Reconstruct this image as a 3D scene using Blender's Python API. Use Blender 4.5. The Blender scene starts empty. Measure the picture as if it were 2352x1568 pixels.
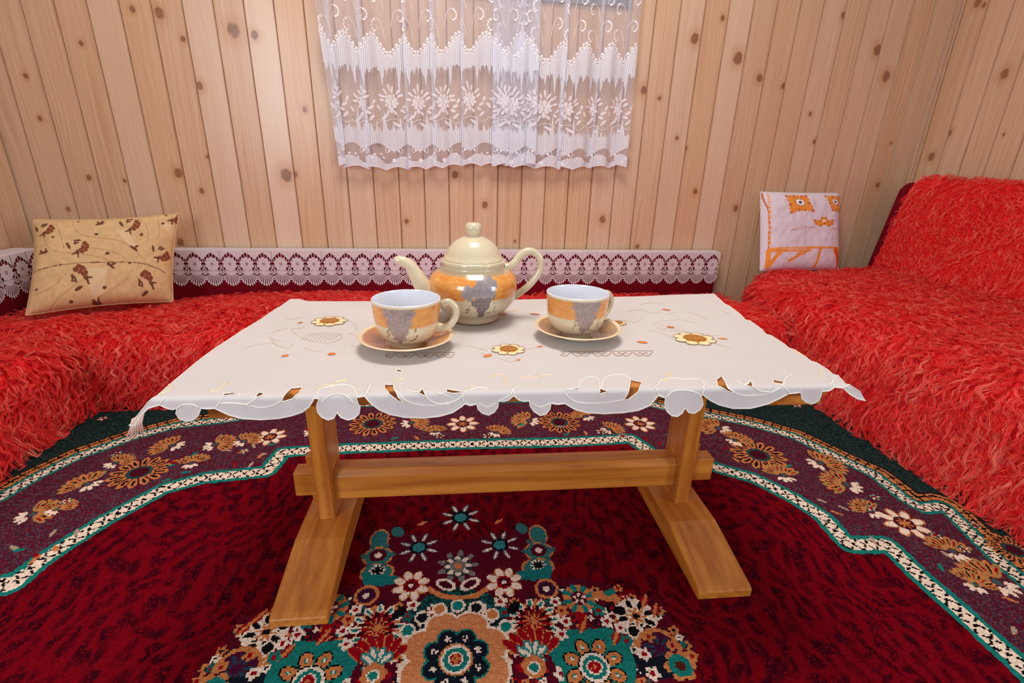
import bpy, bmesh, math, random
import numpy as np
from mathutils import Vector, Matrix, kdtree
from mathutils.geometry import delaunay_2d_cdt

S = bpy.context.scene
C = S.collection
rng = np.random.default_rng(7)
random.seed(7)

# ------------------------------------------------------------------ camera
F_PX, CX, CY, CAM_H = 1110.0, 1176.0, 784.0, 0.717
_dn = np.array([-88, 3025, F_PX]); _dn = _dn/np.linalg.norm(_dn)
_fw = np.array([0, 0, 1.]) - _dn[2]*_dn; _fw /= np.linalg.norm(_fw)
_rt = np.cross(_dn, _fw)
_c, _s = math.cos(math.radians(-8.25)), math.sin(math.radians(-8.25))
R = np.array([_c*_rt - _s*_fw, _c*_fw + _s*_rt, -_dn])       # world axes in lens axes
O = np.array([0, 0, CAM_H])
def ray(px, py): return R @ np.array([(px-CX)/F_PX, (py-CY)/F_PX, 1.])
def atz(px, py, z): r = ray(px, py); return O + (z-CAM_H)/r[2]*r
def aty(px, py, y): r = ray(px, py); return O + y/r[1]*r
def atx(px, py, x): r = ray(px, py); return O + x/r[0]*r

cam = bpy.data.cameras.new('camera'); cam.sensor_width = 36; cam.lens = F_PX/2352*36
cam.clip_start = 0.01
co = bpy.data.objects.new('camera', cam); C.objects.link(co)
m = Matrix.Identity(4)
for i in range(3):
    m[i][0] = R[i, 0]; m[i][1] = -R[i, 1]; m[i][2] = -R[i, 2]; m[i][3] = O[i]
co.matrix_world = m
S.camera = co

# ------------------------------------------------------------------ light
w = bpy.data.worlds.new('world'); S.world = w; w.use_nodes = True
bg = w.node_tree.nodes['Background']
bg.inputs[0].default_value = (1.0, 0.97, 0.95, 1); bg.inputs[1].default_value = 0.34
def area(name, loc, target, sx, sy, power, col):
    l = bpy.data.lights.new(name, 'AREA'); l.shape = 'RECTANGLE'; l.size = sx; l.size_y = sy
    l.energy = power; l.color = col
    o = bpy.data.objects.new(name, l); C.objects.link(o)
    o.location = loc
    o.rotation_euler = (Vector(target)-Vector(loc)).to_track_quat('-Z', 'Y').to_euler()
    return o
area('ceiling_lamp', (0.15, 0.95, 2.35), (0.15, 1.05, 0), 0.7, 0.7, 30, (1.0, 0.91, 0.82))
area('daylight_window_rear', (-1.7, -1.5, 1.4), (-0.2, 1.2, 0.5), 0.9, 1.3, 44, (0.84, 0.91, 1.0))
area('daylight_window_side', (3.0, -1.5, 1.25), (0.8, 1.2, 0.5), 0.9, 1.3, 54, (0.84, 0.91, 1.0))

S.view_settings.view_transform = 'Standard'; S.view_settings.look = 'None'
S.view_settings.exposure = 0.0; S.view_settings.gamma = 1.0
S.view_settings.use_curve_mapping = False

# ------------------------------------------------------------------ helpers
def lin(c):
    c = np.asarray(c, float)/255.0
    return np.where(c <= 0.04045, c/12.92, ((c+0.055)/1.055)**2.4)
def rgba(c): l = lin(c); return (float(l[0]), float(l[1]), float(l[2]), 1)

class MB:
    def __init__(s): s.v = []; s.f = []
    def add(s, vs, fs):
        o = len(s.v); s.v += [tuple(map(float, p)) for p in vs]; s.f += [tuple(i+o for i in f) for f in fs]; return s
    def box(s, x0, x1, y0, y1, z0, z1):
        return s.add([(x0,y0,z0),(x1,y0,z0),(x1,y1,z0),(x0,y1,z0),(x0,y0,z1),(x1,y0,z1),(x1,y1,z1),(x0,y1,z1)],
                     [(0,3,2,1),(4,5,6,7),(0,1,5,4),(1,2,6,5),(2,3,7,6),(3,0,4,7)])
    def prism(s, poly, a0, a1, axis):
        """extrude a 2D polygon along an axis: 'x' takes (y,z), 'y' takes (x,z), 'z' takes (x,y)"""
        def p(q, a): return {'x': (a, q[0], q[1]), 'y': (q[0], a, q[1]), 'z': (q[0], q[1], a)}[axis]
        n = len(poly); vs = [p(q, a0) for q in poly]+[p(q, a1) for q in poly]
        fs = [(i, (i+1) % n, n+(i+1) % n, n+i) for i in range(n)]+[tuple(range(n))[::-1], tuple(range(n, 2*n))]
        return s.add(vs, fs)
    def lathe(s, prof, cx, cy, n=48):
        vs = []; fs = []
        for r, z in prof:
            for k in range(n):
                a = 2*math.pi*k/n; vs.append((cx+r*math.cos(a), cy+r*math.sin(a), z))
        for i in range(len(prof)-1):
            for k in range(n):
                fs.append((i*n+k, i*n+(k+1) % n, (i+1)*n+(k+1) % n, (i+1)*n+k))
        return s.add(vs, fs)
    def tube(s, pts, rad, n=8, caps=True, flat=1.0):
        pts = [Vector(p) for p in pts]
        if not hasattr(rad, '__len__'): rad = [rad]*len(pts)
        vs = []; fs = []; up = Vector((0, 0, 1)); prev = None
        for i, p in enumerate(pts):
            d = (pts[min(i+1, len(pts)-1)]-pts[max(i-1, 0)]).normalized()
            if prev is None:
                a = d.cross(up)
                if a.length < 1e-4: a = d.cross(Vector((0, 1, 0)))
            else: a = prev - d*prev.dot(d)
            if a.length < 1e-6: a = d.orthogonal()
            a.normalize(); b = d.cross(a); prev = a
            for k in range(n):
                t = 2*math.pi*k/n; vs.append(p+a*math.cos(t)*rad[i]+b*math.sin(t)*rad[i]*flat)
        for i in range(len(pts)-1):
            for k in range(n):
                fs.append((i*n+k, i*n+(k+1) % n, (i+1)*n+(k+1) % n, (i+1)*n+k))
        if caps: fs += [tuple(range(n))[::-1], tuple(range((len(pts)-1)*n, len(pts)*n))]
        return s.add(vs, fs)
    def build(s, name, mat, parent=None, smooth=False, base=None, bevel=0, fixn=True):
        me = bpy.data.meshes.new(name)
        v = s.v
        if base is not None: v = [(p[0]-base[0], p[1]-base[1], p[2]-base[2]) for p in v]
        me.from_pydata(v, [], s.f); me.update()
        if fixn:
            b = bmesh.new(); b.from_mesh(me); bmesh.ops.recalc_face_normals(b, faces=b.faces); b.to_mesh(me); b.free()
        o = bpy.data.objects.new(name, me); C.objects.link(o)
        me.materials.append(mat)
        if smooth: me.polygons.foreach_set('use_smooth', [True]*len(me.polygons))
        if bevel:
            md = o.modifiers.new('bevel', 'BEVEL'); md.width = bevel; md.segments = 3; md.limit_method = 'ANGLE'
        if parent: o.parent = parent
        elif base is not None: o.location = base
        return o

def fast_mesh(name, V, Q, mat, parent=None, smooth=False, attrs=None, base=None):
    """V (n,3) and Q (m,k) as arrays; attrs: {name: (domain, type, array)}"""
    V = np.ascontiguousarray(V, np.float32)
    if base is not None: V = V-np.asarray(base, np.float32)
    Q = np.ascontiguousarray(Q, np.int32); k = Q.shape[1]
    me = bpy.data.meshes.new(name)
    me.vertices.add(len(V)); me.vertices.foreach_set('co', V.ravel())
    me.loops.add(Q.size); me.loops.foreach_set('vertex_index', Q.ravel())
    me.polygons.add(len(Q)); me.polygons.foreach_set('loop_start', np.arange(0, Q.size, k, dtype=np.int32))
    me.update(calc_edges=True)
    if smooth: me.polygons.foreach_set('use_smooth', np.ones(len(Q), bool))
    for an, (dom, ty, arr) in (attrs or {}).items():
        a = me.attributes.new(an, ty, dom)
        if ty == 'FLOAT_COLOR':
            c4 = np.ones((len(arr), 4), np.float32); c4[:, :3] = arr; a.data.foreach_set('color', c4.ravel())
        else: a.data.foreach_set('value', np.asarray(arr, np.float32))
    me.materials.append(mat)
    o = bpy.data.objects.new(name, me); C.objects.link(o)
    if parent: o.parent = parent
    elif base is not None: o.location = base
    return o

def tag(o, label, cat, group=None):
    o['label'] = label; o['category'] = cat
    if group: o['group'] = group
    return o
def thing(name, label, cat, loc, rz=0, group=None):
    o = bpy.data.objects.new(name, None); C.objects.link(o); o.location = loc; o.rotation_euler = (0, 0, rz)
    o.empty_display_size = 0.05
    return tag(o, label, cat, group)
def dup(o, parent=None):
    c = o.copy(); C.objects.link(c); c.parent = parent
    for ch in list(o.children): dup(ch, c)
    return c

def smooth_path(pts, n=8, closed=False):
    """Catmull-Rom through 2D/3D points"""
    P = [np.array(p, float) for p in pts]; out = []
    N = len(P); rngi = range(N) if closed else range(N-1)
    for i in rngi:
        if closed: p0, p1, p2, p3 = P[i-1], P[i], P[(i+1) % N], P[(i+2) % N]
        else: p0, p1, p2, p3 = P[max(i-1, 0)], P[i], P[i+1], P[min(i+2, N-1)]
        for k in range(n):
            t = k/n
            out.append(.5*((2*p1)+(-p0+p2)*t+(2*p0-5*p1+4*p2-p3)*t*t+(-p0+3*p1-3*p2+p3)*t**3))
    if not closed: out.append(P[-1])
    return out

def vnoise(x, y, seed=0):
    """value noise, arrays in, 0..1 out"""
    xi = np.floor(x).astype(np.int64); yi = np.floor(y).astype(np.int64)
    fx = x-xi; fy = y-yi; fx = fx*fx*(3-2*fx); fy = fy*fy*(3-2*fy)
    def h(a, b):
        n = (a*374761393+b*668265263+seed*69069) & 0x7fffffff
        n = ((n ^ (n >> 13))*1274126177) & 0x7fffffff
        return ((n ^ (n >> 16)) & 0xffff)/65535.0
    return (h(xi, yi)*(1-fx)+h(xi+1, yi)*fx)*(1-fy)+(h(xi, yi+1)*(1-fx)+h(xi+1, yi+1)*fx)*fy

def inside(X, Y, poly):
    poly = np.asarray(poly, float); r = np.zeros(X.shape, bool)
    x0, y0 = poly[:, 0], poly[:, 1]; x1, y1 = np.roll(x0, -1), np.roll(y0, -1)
    for a, b, c, d in zip(x0, y0, x1, y1):
        if b == d: continue
        r ^= ((b > Y) != (d > Y)) & (X < (c-a)*(Y-b)/(d-b)+a)
    return r
def seg_dist(X, Y, pts):
    """distance to a polyline and arc length along it"""
    best = np.full(X.shape, 1e9); arc = np.zeros(X.shape); side = np.zeros(X.shape); L = 0
    for (a, b), (c, d) in zip(pts[:-1], pts[1:]):
        dx, dy = c-a, d-b; l2 = dx*dx+dy*dy+1e-12; l = math.sqrt(l2)
        t = np.clip(((X-a)*dx+(Y-b)*dy)/l2, 0, 1)
        dd = np.hypot(X-a-t*dx, Y-b-t*dy); k = dd < best
        best[k] = dd[k]; arc[k] = (L+t*l)[k]; side[k] = ((X-a)*dy-(Y-b)*dx)[k]; L += l
    return best, arc, np.sign(side)

class Paint:
    """flat print: colours laid onto a set of 2D sample points"""
    def __init__(s, X, Y, base):
        s.X = X; s.Y = Y; s.c = np.empty((len(X), 3)); s.c[:] = base
    def _box(s, x0, x1, y0, y1): return np.nonzero((s.X >= x0) & (s.X <= x1) & (s.Y >= y0) & (s.Y <= y1))[0]
    def poly(s, pts, col):
        p = np.asarray(pts, float); i = s._box(p[:, 0].min(), p[:, 0].max(), p[:, 1].min(), p[:, 1].max())
        if len(i): s.c[i[inside(s.X[i], s.Y[i], p)]] = col
    def ell(s, c, a, b, ang, col, inner=0):
        r = max(a, b); i = s._box(c[0]-r, c[0]+r, c[1]-r, c[1]+r)
        if not len(i): return
        ca, sa = math.cos(ang), math.sin(ang); dx = s.X[i]-c[0]; dy = s.Y[i]-c[1]
        q = ((dx*ca+dy*sa)/a)**2+((-dx*sa+dy*ca)/b)**2
        s.c[i[(q <= 1) & (q >= inner*inner)]] = col
    def disc(s, c, r, col, inner=0): s.ell(c, r, r, 0, col, inner)
    def petals(s, c, n, r0, r1, wd, col, ph=0, span=2*math.pi):
        for k in range(n):
            a = ph+span*k/n; rm = (r0+r1)/2
            s.ell((c[0]+rm*math.cos(a), c[1]+rm*math.sin(a)), (r1-r0)/2, wd/2, a, col)
    def line(s, pts, wd, col, dash=None):
        p = np.asarray(pts, float); i = s._box(p[:, 0].min()-wd, p[:, 0].max()+wd, p[:, 1].min()-wd, p[:, 1].max()+wd)
        if not len(i): return
        d, arc, _ = seg_dist(s.X[i], s.Y[i], p); k = d < wd/2
        if dash: k &= (arc % dash) < dash*.6
        s.c[i[k]] = col

# ------------------------------------------------------------------ materials
def mat(name):
    m = bpy.data.materials.new(name); m.use_nodes = True
    return m, m.node_tree.nodes, m.node_tree.links, m.node_tree.nodes['Principled BSDF']
def simple(name, col, rough=.6, noise=0, nscale=40, bump=0, coat=0, spec=.5):
    m, N, L, b = mat(name)
    b.inputs['Roughness'].default_value = rough; b.inputs['Specular IOR Level'].default_value = spec
    b.inputs['Coat Weight'].default_value = coat; b.inputs['Coat Roughness'].default_value = .08
    c = rgba(col); b.inputs['Base Color'].default_value = c
    if noise or bump:
        tc = N.new('ShaderNodeTexCoord'); nz = N.new('ShaderNodeTexNoise'); nz.inputs['Scale'].default_value = nscale
        nz.inputs['Detail'].default_value = 5; L.new(tc.outputs['Object'], nz.inputs['Vector'])
        if noise:
            r = N.new('ShaderNodeValToRGB')
            r.color_ramp.elements[0].position = .3; r.color_ramp.elements[1].position = .7
            r.color_ramp.elements[0].color = tuple(x*(1-noise) for x in c[:3])+(1,)
            r.color_ramp.elements[1].color = tuple(min(1, x*(1+noise)) for x in c[:3])+(1,)
            L.new(nz.outputs['Fac'], r.inputs['Fac']); L.new(r.outputs['Color'], b.inputs['Base Color'])
        if bump:
            bp = N.new('ShaderNodeBump'); bp.inputs['Strength'].default_value = bump; bp.inputs['Distance'].default_value = .002
            L.new(nz.outputs['Fac'], bp.inputs['Height']); L.new(bp.outputs['Normal'], b.inputs['Normal'])
    return m
def painted(name, rough, coat=0, weave=0, wscale=500, sheen=0, noise=0.0):
    """colour from the print laid on the mesh, woven or glazed surface over it"""
    m, N, L, b = mat(name)
    at = N.new('ShaderNodeAttribute'); at.attribute_name = 'print'
    b.inputs['Roughness'].default_value = rough; b.inputs['Coat Weight'].default_value = coat
    b.inputs['Coat Roughness'].default_value = .06; b.inputs['Sheen Weight'].default_value = sheen
    tc = N.new('ShaderNodeTexCoord'); nz = N.new('ShaderNodeTexNoise'); nz.inputs['Scale'].default_value = wscale
    nz.inputs['Detail'].default_value = 3; L.new(tc.outputs['Object'], nz.inputs['Vector'])
    if noise:
        mr = N.new('ShaderNodeMapRange'); mr.inputs['From Min'].default_value = .25; mr.inputs['From Max'].default_value = .75
        mr.inputs['To Min'].default_value = 1-noise; mr.inputs['To Max'].default_value = 1+noise
        L.new(nz.outputs['Fac'], mr.inputs['Value'])
        mx = N.new('ShaderNodeVectorMath'); mx.operation = 'SCALE'
        L.new(at.outputs['Color'], mx.inputs[0]); L.new(mr.outputs['Result'], mx.inputs['Scale'])
        L.new(mx.outputs['Vector'], b.inputs['Base Color'])
    else: L.new(at.outputs['Color'], b.inputs['Base Color'])
    if weave:
        bp = N.new('ShaderNodeBump'); bp.inputs['Strength'].default_value = weave; bp.inputs['Distance'].default_value = .002
        L.new(nz.outputs['Fac'], bp.inputs['Height']); L.new(bp.outputs['Normal'], b.inputs['Normal'])
    return m

def plank_material():
    """varnished pine: streaky grain, knots read from each plank's own k1..k4 and tone"""
    m, N, L, b = mat('pine_plank')
    def val(op, a, c=None, d=None):
        n = N.new('ShaderNodeMath'); n.operation = op
        for i, q in enumerate((a, c, d)):
            if q is None: continue
            if isinstance(q, (int, float)): n.inputs[i].default_value = q
            else: L.new(q, n.inputs[i])
        return n.outputs[0]
    def attr(nm):
        a = N.new('ShaderNodeAttribute'); a.attribute_type = 'OBJECT'; a.attribute_name = nm; return a
    def sepv(o): n = N.new('ShaderNodeSeparateXYZ'); L.new(o, n.inputs[0]); return n.outputs
    tc = N.new('ShaderNodeTexCoord'); x, y, z = sepv(tc.outputs['Object'])
    tone = sepv(attr('tone').outputs['Vector'])       # seed, pale/sheen, warm
    wob = N.new('ShaderNodeTexNoise'); wob.inputs['Scale'].default_value = 60; wob.inputs['Detail'].default_value = 2
    L.new(tc.outputs['Object'], wob.inputs['Vector'])
    wv = val('MULTIPLY', val('SUBTRACT', wob.outputs['Fac'], .5), .55)
    core = None; halo = None; gx = x
    for i in range(1, 5):
        kx, kz, kr = sepv(attr('k%d' % i).outputs['Vector'])
        kr = val('MAXIMUM', kr, 1e-4)
        dx = val('DIVIDE', val('SUBTRACT', x, kx), kr); dz = val('DIVIDE', val('SUBTRACT', z, kz), val('MULTIPLY', kr, 1.2))
        d = val('SQRT', val('ADD', val('MULTIPLY', dx, dx), val('MULTIPLY', dz, dz)))
        d = val('ADD', d, wv)
        def ss(lo, hi):
            n = N.new('ShaderNodeMapRange'); n.interpolation_type = 'SMOOTHSTEP'
            L.new(d, n.inputs['Value']); n.inputs['From Min'].default_value = lo; n.inputs['From Max'].default_value = hi
            n.inputs['To Min'].default_value = 1; n.inputs['To Max'].default_value = 0; return n.outputs[0]
        c1 = ss(.6, 1.05); h1 = ss(.8, 2.6)
        core = c1 if core is None else val('MAXIMUM', core, c1)
        halo = h1 if halo is None else val('MAXIMUM', halo, h1)
        dz2 = val('DIVIDE', dz, 4.0)
        fall = val('DIVIDE', 1.0, val('ADD', 1.0, val('ADD', val('MULTIPLY', val('MULTIPLY', dx, dx), .5), val('MULTIPLY', dz2, dz2))))
        gx = val('SUBTRACT', gx, val('MULTIPLY', val('MULTIPLY', fall, dx), val('MULTIPLY', kr, .7)))
    def vec(a, c, d):
        n = N.new('ShaderNodeCombineXYZ')
        for i, q in enumerate((a, c, d)):
            if isinstance(q, (int, float)): n.inputs[i].default_value = q
            else: L.new(q, n.inputs[i])
        return n.outputs[0]
    def noise(v, det=4, rough=.55):
        n = N.new('ShaderNodeTexNoise'); n.inputs['Scale'].default_value = 1; n.inputs['Detail'].default_value = det
        n.inputs['Roughness'].default_value = rough; L.new(v, n.inputs['Vector']); return n.outputs['Fac']
    seed = val('MULTIPLY', tone[0], 37.0)
    slow = noise(vec(val('MULTIPLY', gx, 14), seed, val('MULTIPLY', z, 1.6)), 2)
    gx2 = val('ADD', val('MULTIPLY', gx, 170), val('MULTIPLY', slow, 9))
    ringv = noise(vec(gx2, seed, val('MULTIPLY', z, 2.2)), 3, .5)
    fine = noise(vec(val('MULTIPLY', gx, 900), seed, val('MULTIPLY', z, 9)), 2)
    ramp = N.new('ShaderNodeValToRGB'); e = ramp.color_ramp.elements
    e[0].position = .28; e[0].color = rgba((220, 190, 158)); e[1].position = .74; e[1].color = rgba((194, 148, 112))
    g = val('ADD', val('MULTIPLY', ringv, .72), val('ADD', val('MULTIPLY', slow, .22), val('MULTIPLY', fine, .10)))
    L.new(g, ramp.inputs['Fac'])
    def mix(fac, A, B, mode='MIX'):
        n = N.new('ShaderNodeMix'); n.data_type = 'RGBA'; n.blend_type = mode
        if isinstance(fac, float): n.inputs[0].default_value = fac
        else: L.new(fac, n.inputs[0])
        for i, q in ((6, A), (7, B)):
            if isinstance(q, tuple): n.inputs[i].default_value = q
            else: L.new(q, n.inputs[i])
        return n.outputs[2]
    colr = mix(tone[1], ramp.outputs['Color'], rgba((234, 212, 194)))
    colr = mix(tone[2], colr, rgba((212, 158, 104)))
    colr = mix(val('MULTIPLY', halo, .42), colr, rgba((190, 136, 92)))
    kn = mix(val('MULTIPLY', wob.outputs['Fac'], .9), rgba((96, 58, 38)), rgba((168, 112, 72)))
    colr = mix(val('MULTIPLY', core, .85), colr, kn)
    # resin-dark tongue joint along the chamfer
    ed = N.new('ShaderNodeMapRange'); ed.inputs['From Min'].default_value = .0425; ed.inputs['From Max'].default_value = .0485
    L.new(val('ABSOLUTE', x), ed.inputs['Value'])
    edn = noise(vec(seed, 3.0, val('MULTIPLY', z, 7)), 3)
    colr = mix(val('MULTIPLY', ed.outputs[0], val('MULTIPLY', edn, .95)), colr, rgba((146, 92, 52)))
    L.new(colr, b.inputs['Base Color'])
    b.inputs['Roughness'].default_value = .27; b.inputs['Specular IOR Level'].default_value = .5
    bp = N.new('ShaderNodeBump'); bp.inputs['Strength'].default_value = .12; bp.inputs['Distance'].default_value = .001
    L.new(g, bp.inputs['Height']); L.new(bp.outputs['Normal'], b.inputs['Normal'])
    return m

def furniture_wood():
    m, N, L, b = mat('varnished_beech')
    tc = N.new('ShaderNodeTexCoord'); mp = N.new('ShaderNodeMapping'); L.new(tc.outputs['Object'], mp.inputs['Vector'])
    mp.inputs['Scale'].default_value = (3, 3, 3)
    at = N.new('ShaderNodeAttribute'); at.attribute_type = 'OBJECT'; at.attribute_name = 'grain'
    mu = N.new('ShaderNodeVectorMath'); mu.operation = 'MULTIPLY'
    L.new(mp.outputs['Vector'], mu.inputs[0]); L.new(at.outputs['Vector'], mu.inputs[1])
    n1 = N.new('ShaderNodeTexNoise'); n1.inputs['Scale'].default_value = 6; n1.inputs['Detail'].default_value = 6
    n1.inputs['Distortion'].default_value = .4; L.new(mu.outputs['Vector'], n1.inputs['Vector'])
    r = N.new('ShaderNodeValToRGB'); e = r.color_ramp.elements
    e[0].position = .3; e[0].color = rgba((166, 92, 28)); e[1].position = .72; e[1].color = rgba((212, 136, 54))
    L.new(n1.outputs['Fac'], r.inputs['Fac'])
    n2 = N.new('ShaderNodeTexNoise'); n2.inputs['Scale'].default_value = 9; n2.inputs['Detail'].default_value = 3
    L.new(mp.outputs['Vector'], n2.inputs['Vector'])
    r2 = N.new('ShaderNodeValToRGB'); r2.color_ramp.elements[0].position = .62; r2.color_ramp.elements[1].position = .78
    r2.color_ramp.elements[0].color = (0, 0, 0, 1); r2.color_ramp.elements[1].color = (.35, .35, .35, 1)
    L.new(n2.outputs['Fac'], r2.inputs['Fac'])
    mx = N.new('ShaderNodeMix'); mx.data_type = 'RGBA'
    L.new(r2.outputs['Color'], mx.inputs[0]); L.new(r.outputs['Color'], mx.inputs[6]); mx.inputs[7].default_value = rgba((120, 62, 26))
    L.new(mx.outputs[2], b.inputs['Base Color'])
    b.inputs['Roughness'].default_value = .33; b.inputs['Coat Weight'].default_value = .25; b.inputs['Coat Roughness'].default_value = .2
    bp = N.new('ShaderNodeBump'); bp.inputs['Strength'].default_value = .08; bp.inputs['Distance'].default_value = .001
    L.new(n1.outputs['Fac'], bp.inputs['Height']); L.new(bp.outputs['Normal'], b.inputs['Normal'])
    return m

def fur_material():
    m, N, L, b = mat('red_shag_pile')
    at = N.new('ShaderNodeAttribute'); at.attribute_name = 'tone'
    r = N.new('ShaderNodeValToRGB'); e = r.color_ramp.elements
    e[0].position = 0; e[0].color = rgba((238, 16, 32)); e[1].position = 1; e[1].color = rgba((255, 150, 128))
    k = e.new(.5); k.color = rgba((255, 58, 58))
    L.new(at.outputs['Fac'], r.inputs['Fac']); L.new(r.outputs['Color'], b.inputs['Base Color'])
    b.inputs['Roughness'].default_value = .42; b.inputs['Specular IOR Level'].default_value = .4
    b.inputs['Sheen Weight'].default_value = .3; b.inputs['Sheen Tint'].default_value = (1, .55, .5, 1)
    tr = N.new('ShaderNodeBsdfTranslucent'); L.new(r.outputs['Color'], tr.inputs['Color'])
    mx = N.new('ShaderNodeMixShader'); mx.inputs[0].default_value = .36
    L.new(b.outputs[0], mx.inputs[1]); L.new(tr.outputs[0], mx.inputs[2])
    L.new(mx.outputs[0], N['Material Output'].inputs['Surface'])
    return m

def thin_cloth(name, col, transp, transl=.35, weave=900, rough=.85):
    m, N, L, b = mat(name)
    b.inputs['Base Color'].default_value = rgba(col); b.inputs['Roughness'].default_value = rough
    b.inputs['Specular IOR Level'].default_value = .2
    tr = N.new('ShaderNodeBsdfTranslucent'); tr.inputs['Color'].default_value = rgba(col)
    mx = N.new('ShaderNodeMixShader'); mx.inputs[0].default_value = transl
    L.new(b.outputs[0], mx.inputs[1]); L.new(tr.outputs[0], mx.inputs[2]); out = mx
    tc = N.new('ShaderNodeTexCoord'); mp = N.new('ShaderNodeMapping'); L.new(tc.outputs['Object'], mp.inputs['Vector'])
    mp.inputs['Scale'].default_value = (1, .03, 1)
    nz = N.new('ShaderNodeTexNoise'); nz.inputs['Scale'].default_value = weave; nz.inputs['Detail'].default_value = 2
    L.new(mp.outputs['Vector'], nz.inputs['Vector'])
    if weave:
        bp = N.new('ShaderNodeBump'); bp.inputs['Strength'].default_value = .5; bp.inputs['Distance'].default_value = .0006
        L.new(nz.outputs['Fac'], bp.inputs['Height']); L.new(bp.outputs['Normal'], b.inputs['Normal'])
    if transp:
        tp = N.new('ShaderNodeBsdfTransparent'); m2 = N.new('ShaderNodeMixShader'); m2.inputs[0].default_value = transp
        L.new(mx.outputs[0], m2.inputs[1]); L.new(tp.outputs[0], m2.inputs[2]); out = m2
    L.new(out.outputs[0], N['Material Output'].inputs['Surface'])
    return m

M_PLANK = plank_material(); M_WOOD = furniture_wood(); M_FUR = fur_material()
M_BACKING = simple('dark_board_backing', (70, 42, 24), .9)
M_MAROON = simple('maroon_upholstery', (112, 4, 26), .8, noise=.18, nscale=220, bump=.25, spec=.12)
M_PELT = simple('red_pelt', (228, 16, 30), .9, noise=.2, nscale=120)
M_FLOOR = simple('floor_boards', (140, 96, 60), .6, noise=.2, nscale=15)
M_TRIM = simple('pine_trim', (196, 158, 126), .5, noise=.1, nscale=25)
M_CLOTH = thin_cloth('white_linen', (232, 228, 228), 0, .28)
M_CORD = simple('cream_cord_stitch', (240, 236, 226), .7)
M_GOLD = simple('gold_silk_stitch', (206, 140, 48), .45, noise=.3, nscale=300, bump=.3)
M_AMBER = simple('amber_silk_stitch', (170, 108, 40), .45, noise=.3, nscale=300, bump=.3)
M_PALE = simple('pale_gold_stitch', (246, 222, 176), .45)
M_ORANGE = simple('orange_silk_stitch', (216, 120, 50), .5)
M_BROWN = simple('brown_thread', (150, 104, 70), .6)
M_TAN = simple('tan_thread', (222, 200, 172), .6)
M_LACE = thin_cloth('white_lace', (232, 222, 228), 0, .2, 0)
M_SHEER = thin_cloth('sheer_voile', (236, 238, 252), .66, .35, 0)
M_DENSE = thin_cloth('dense_voile_stitch', (240, 244, 255), .04, .22, 0)
M_SPRAY = thin_cloth('white_silk_spray', (246, 246, 254), .14, .2, 0)
M_STITCH = thin_cloth('white_satin_stitch', (248, 248, 254), 0, .15, 0)
M_CREAM = simple('cream_glaze', (214, 200, 168), .18, noise=.04, nscale=30, coat=.6)
M_POT = painted('printed_glaze', .2, coat=.6)
M_WHITEGLAZE = simple('white_glaze', (226, 228, 236), .12, coat=.6)
M_RUG = painted('woven_carpet', .95, weave=.8, wscale=450, noise=.25)
M_RUG.node_tree.nodes['Principled BSDF'].inputs['Specular IOR Level'].default_value = .04
M_CUSH = painted('printed_cotton', .85, weave=.35, wscale=700, noise=.04)
M_GLASS, _N, _L, _b = mat('window_glass'); _b.inputs['Transmission Weight'].default_value = 1; _b.inputs['Roughness'].default_value = .02
_b.inputs['IOR'].default_value = 1.45; _b.inputs['Base Color'].default_value = (.8, .85, .9, 1)

# ------------------------------------------------------------------ the room
YW, XL, XR, ZT = 2.05, -1.52, 2.11, 2.3
WIN = (0.06, 0.66, 1.325, 1.95)
def structure(o): o['kind'] = 'structure'; return o
floor = structure(MB().box(XL-.1, XR+.1, -.6, YW+.1, -.05, -.012).build('floor', M_FLOOR))
def slab(name, boxes):
    b = MB()
    for q in boxes: b.box(*q)
    return structure(b.build(name, M_BACKING))
wall_back = slab('wall_back', [(XL-.1, WIN[0], YW+.016, YW+.1, -.012, ZT), (WIN[1], XR+.1, YW+.016, YW+.1, -.012, ZT),
                               (WIN[0], WIN[1], YW+.016, YW+.1, -.012, WIN[2]), (WIN[0], WIN[1], YW+.016, YW+.1, WIN[3], ZT)])
wall_left = slab('wall_left', [(XL-.1, XL-.016, -.6, YW+.016, -.012, ZT)])
wall_right = slab('wall_right', [(XR+.016, XR+.1, -.6, YW+.016, -.012, ZT)])
PITCH = .098
knots_px = [(536,69,14),(585,80,8),(459,197,8),(421,90,6),(304,21,6),(59,174,5),(700,251,6),(410,397,10),(204,408,6),(286,415,4),
 (476,360,4),(658,402,14),(677,400,7),(157,481,5),(463,438,6),(186,99,5),(415,557,9),(92,272,5),(1660,42,6),(1695,134,13),
 (1596,88,11),(1745,180,9),(1800,197,7),(1938,35,8),(2016,115,12),(2035,176,12),(1861,262,5),(1871,325,6),(2047,329,4),
 (2016,425,7),(1597,440,7),(1690,478,8),(1555,317,5),(1515,225,5),(1576,340,4),(1478,207,9),(1045,401,9),(1183,554,4),
 (1384,504,9),(1464,566,6),(1114,470,8),(934,508,6),(930,60,9),(1330,150,9),(870,330,8),(366,30,10)]
knots_r = [(2246,6,11),(2260,12,6),(2124,214,11),(2143,240,6),(2307,170,12),(2181,305,8),(2139,360,11)]
back_knots = [(p[0], p[2], r*1.9/1110) for p, r in ((aty(a, b, YW), r) for a, b, r in knots_px)]
right_knots = [(p[1], p[2], r*1.7/1110) for p, r in ((atx(a, b, XR), r) for a, b, r in knots_r)]
mesh_cache = {}
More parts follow.
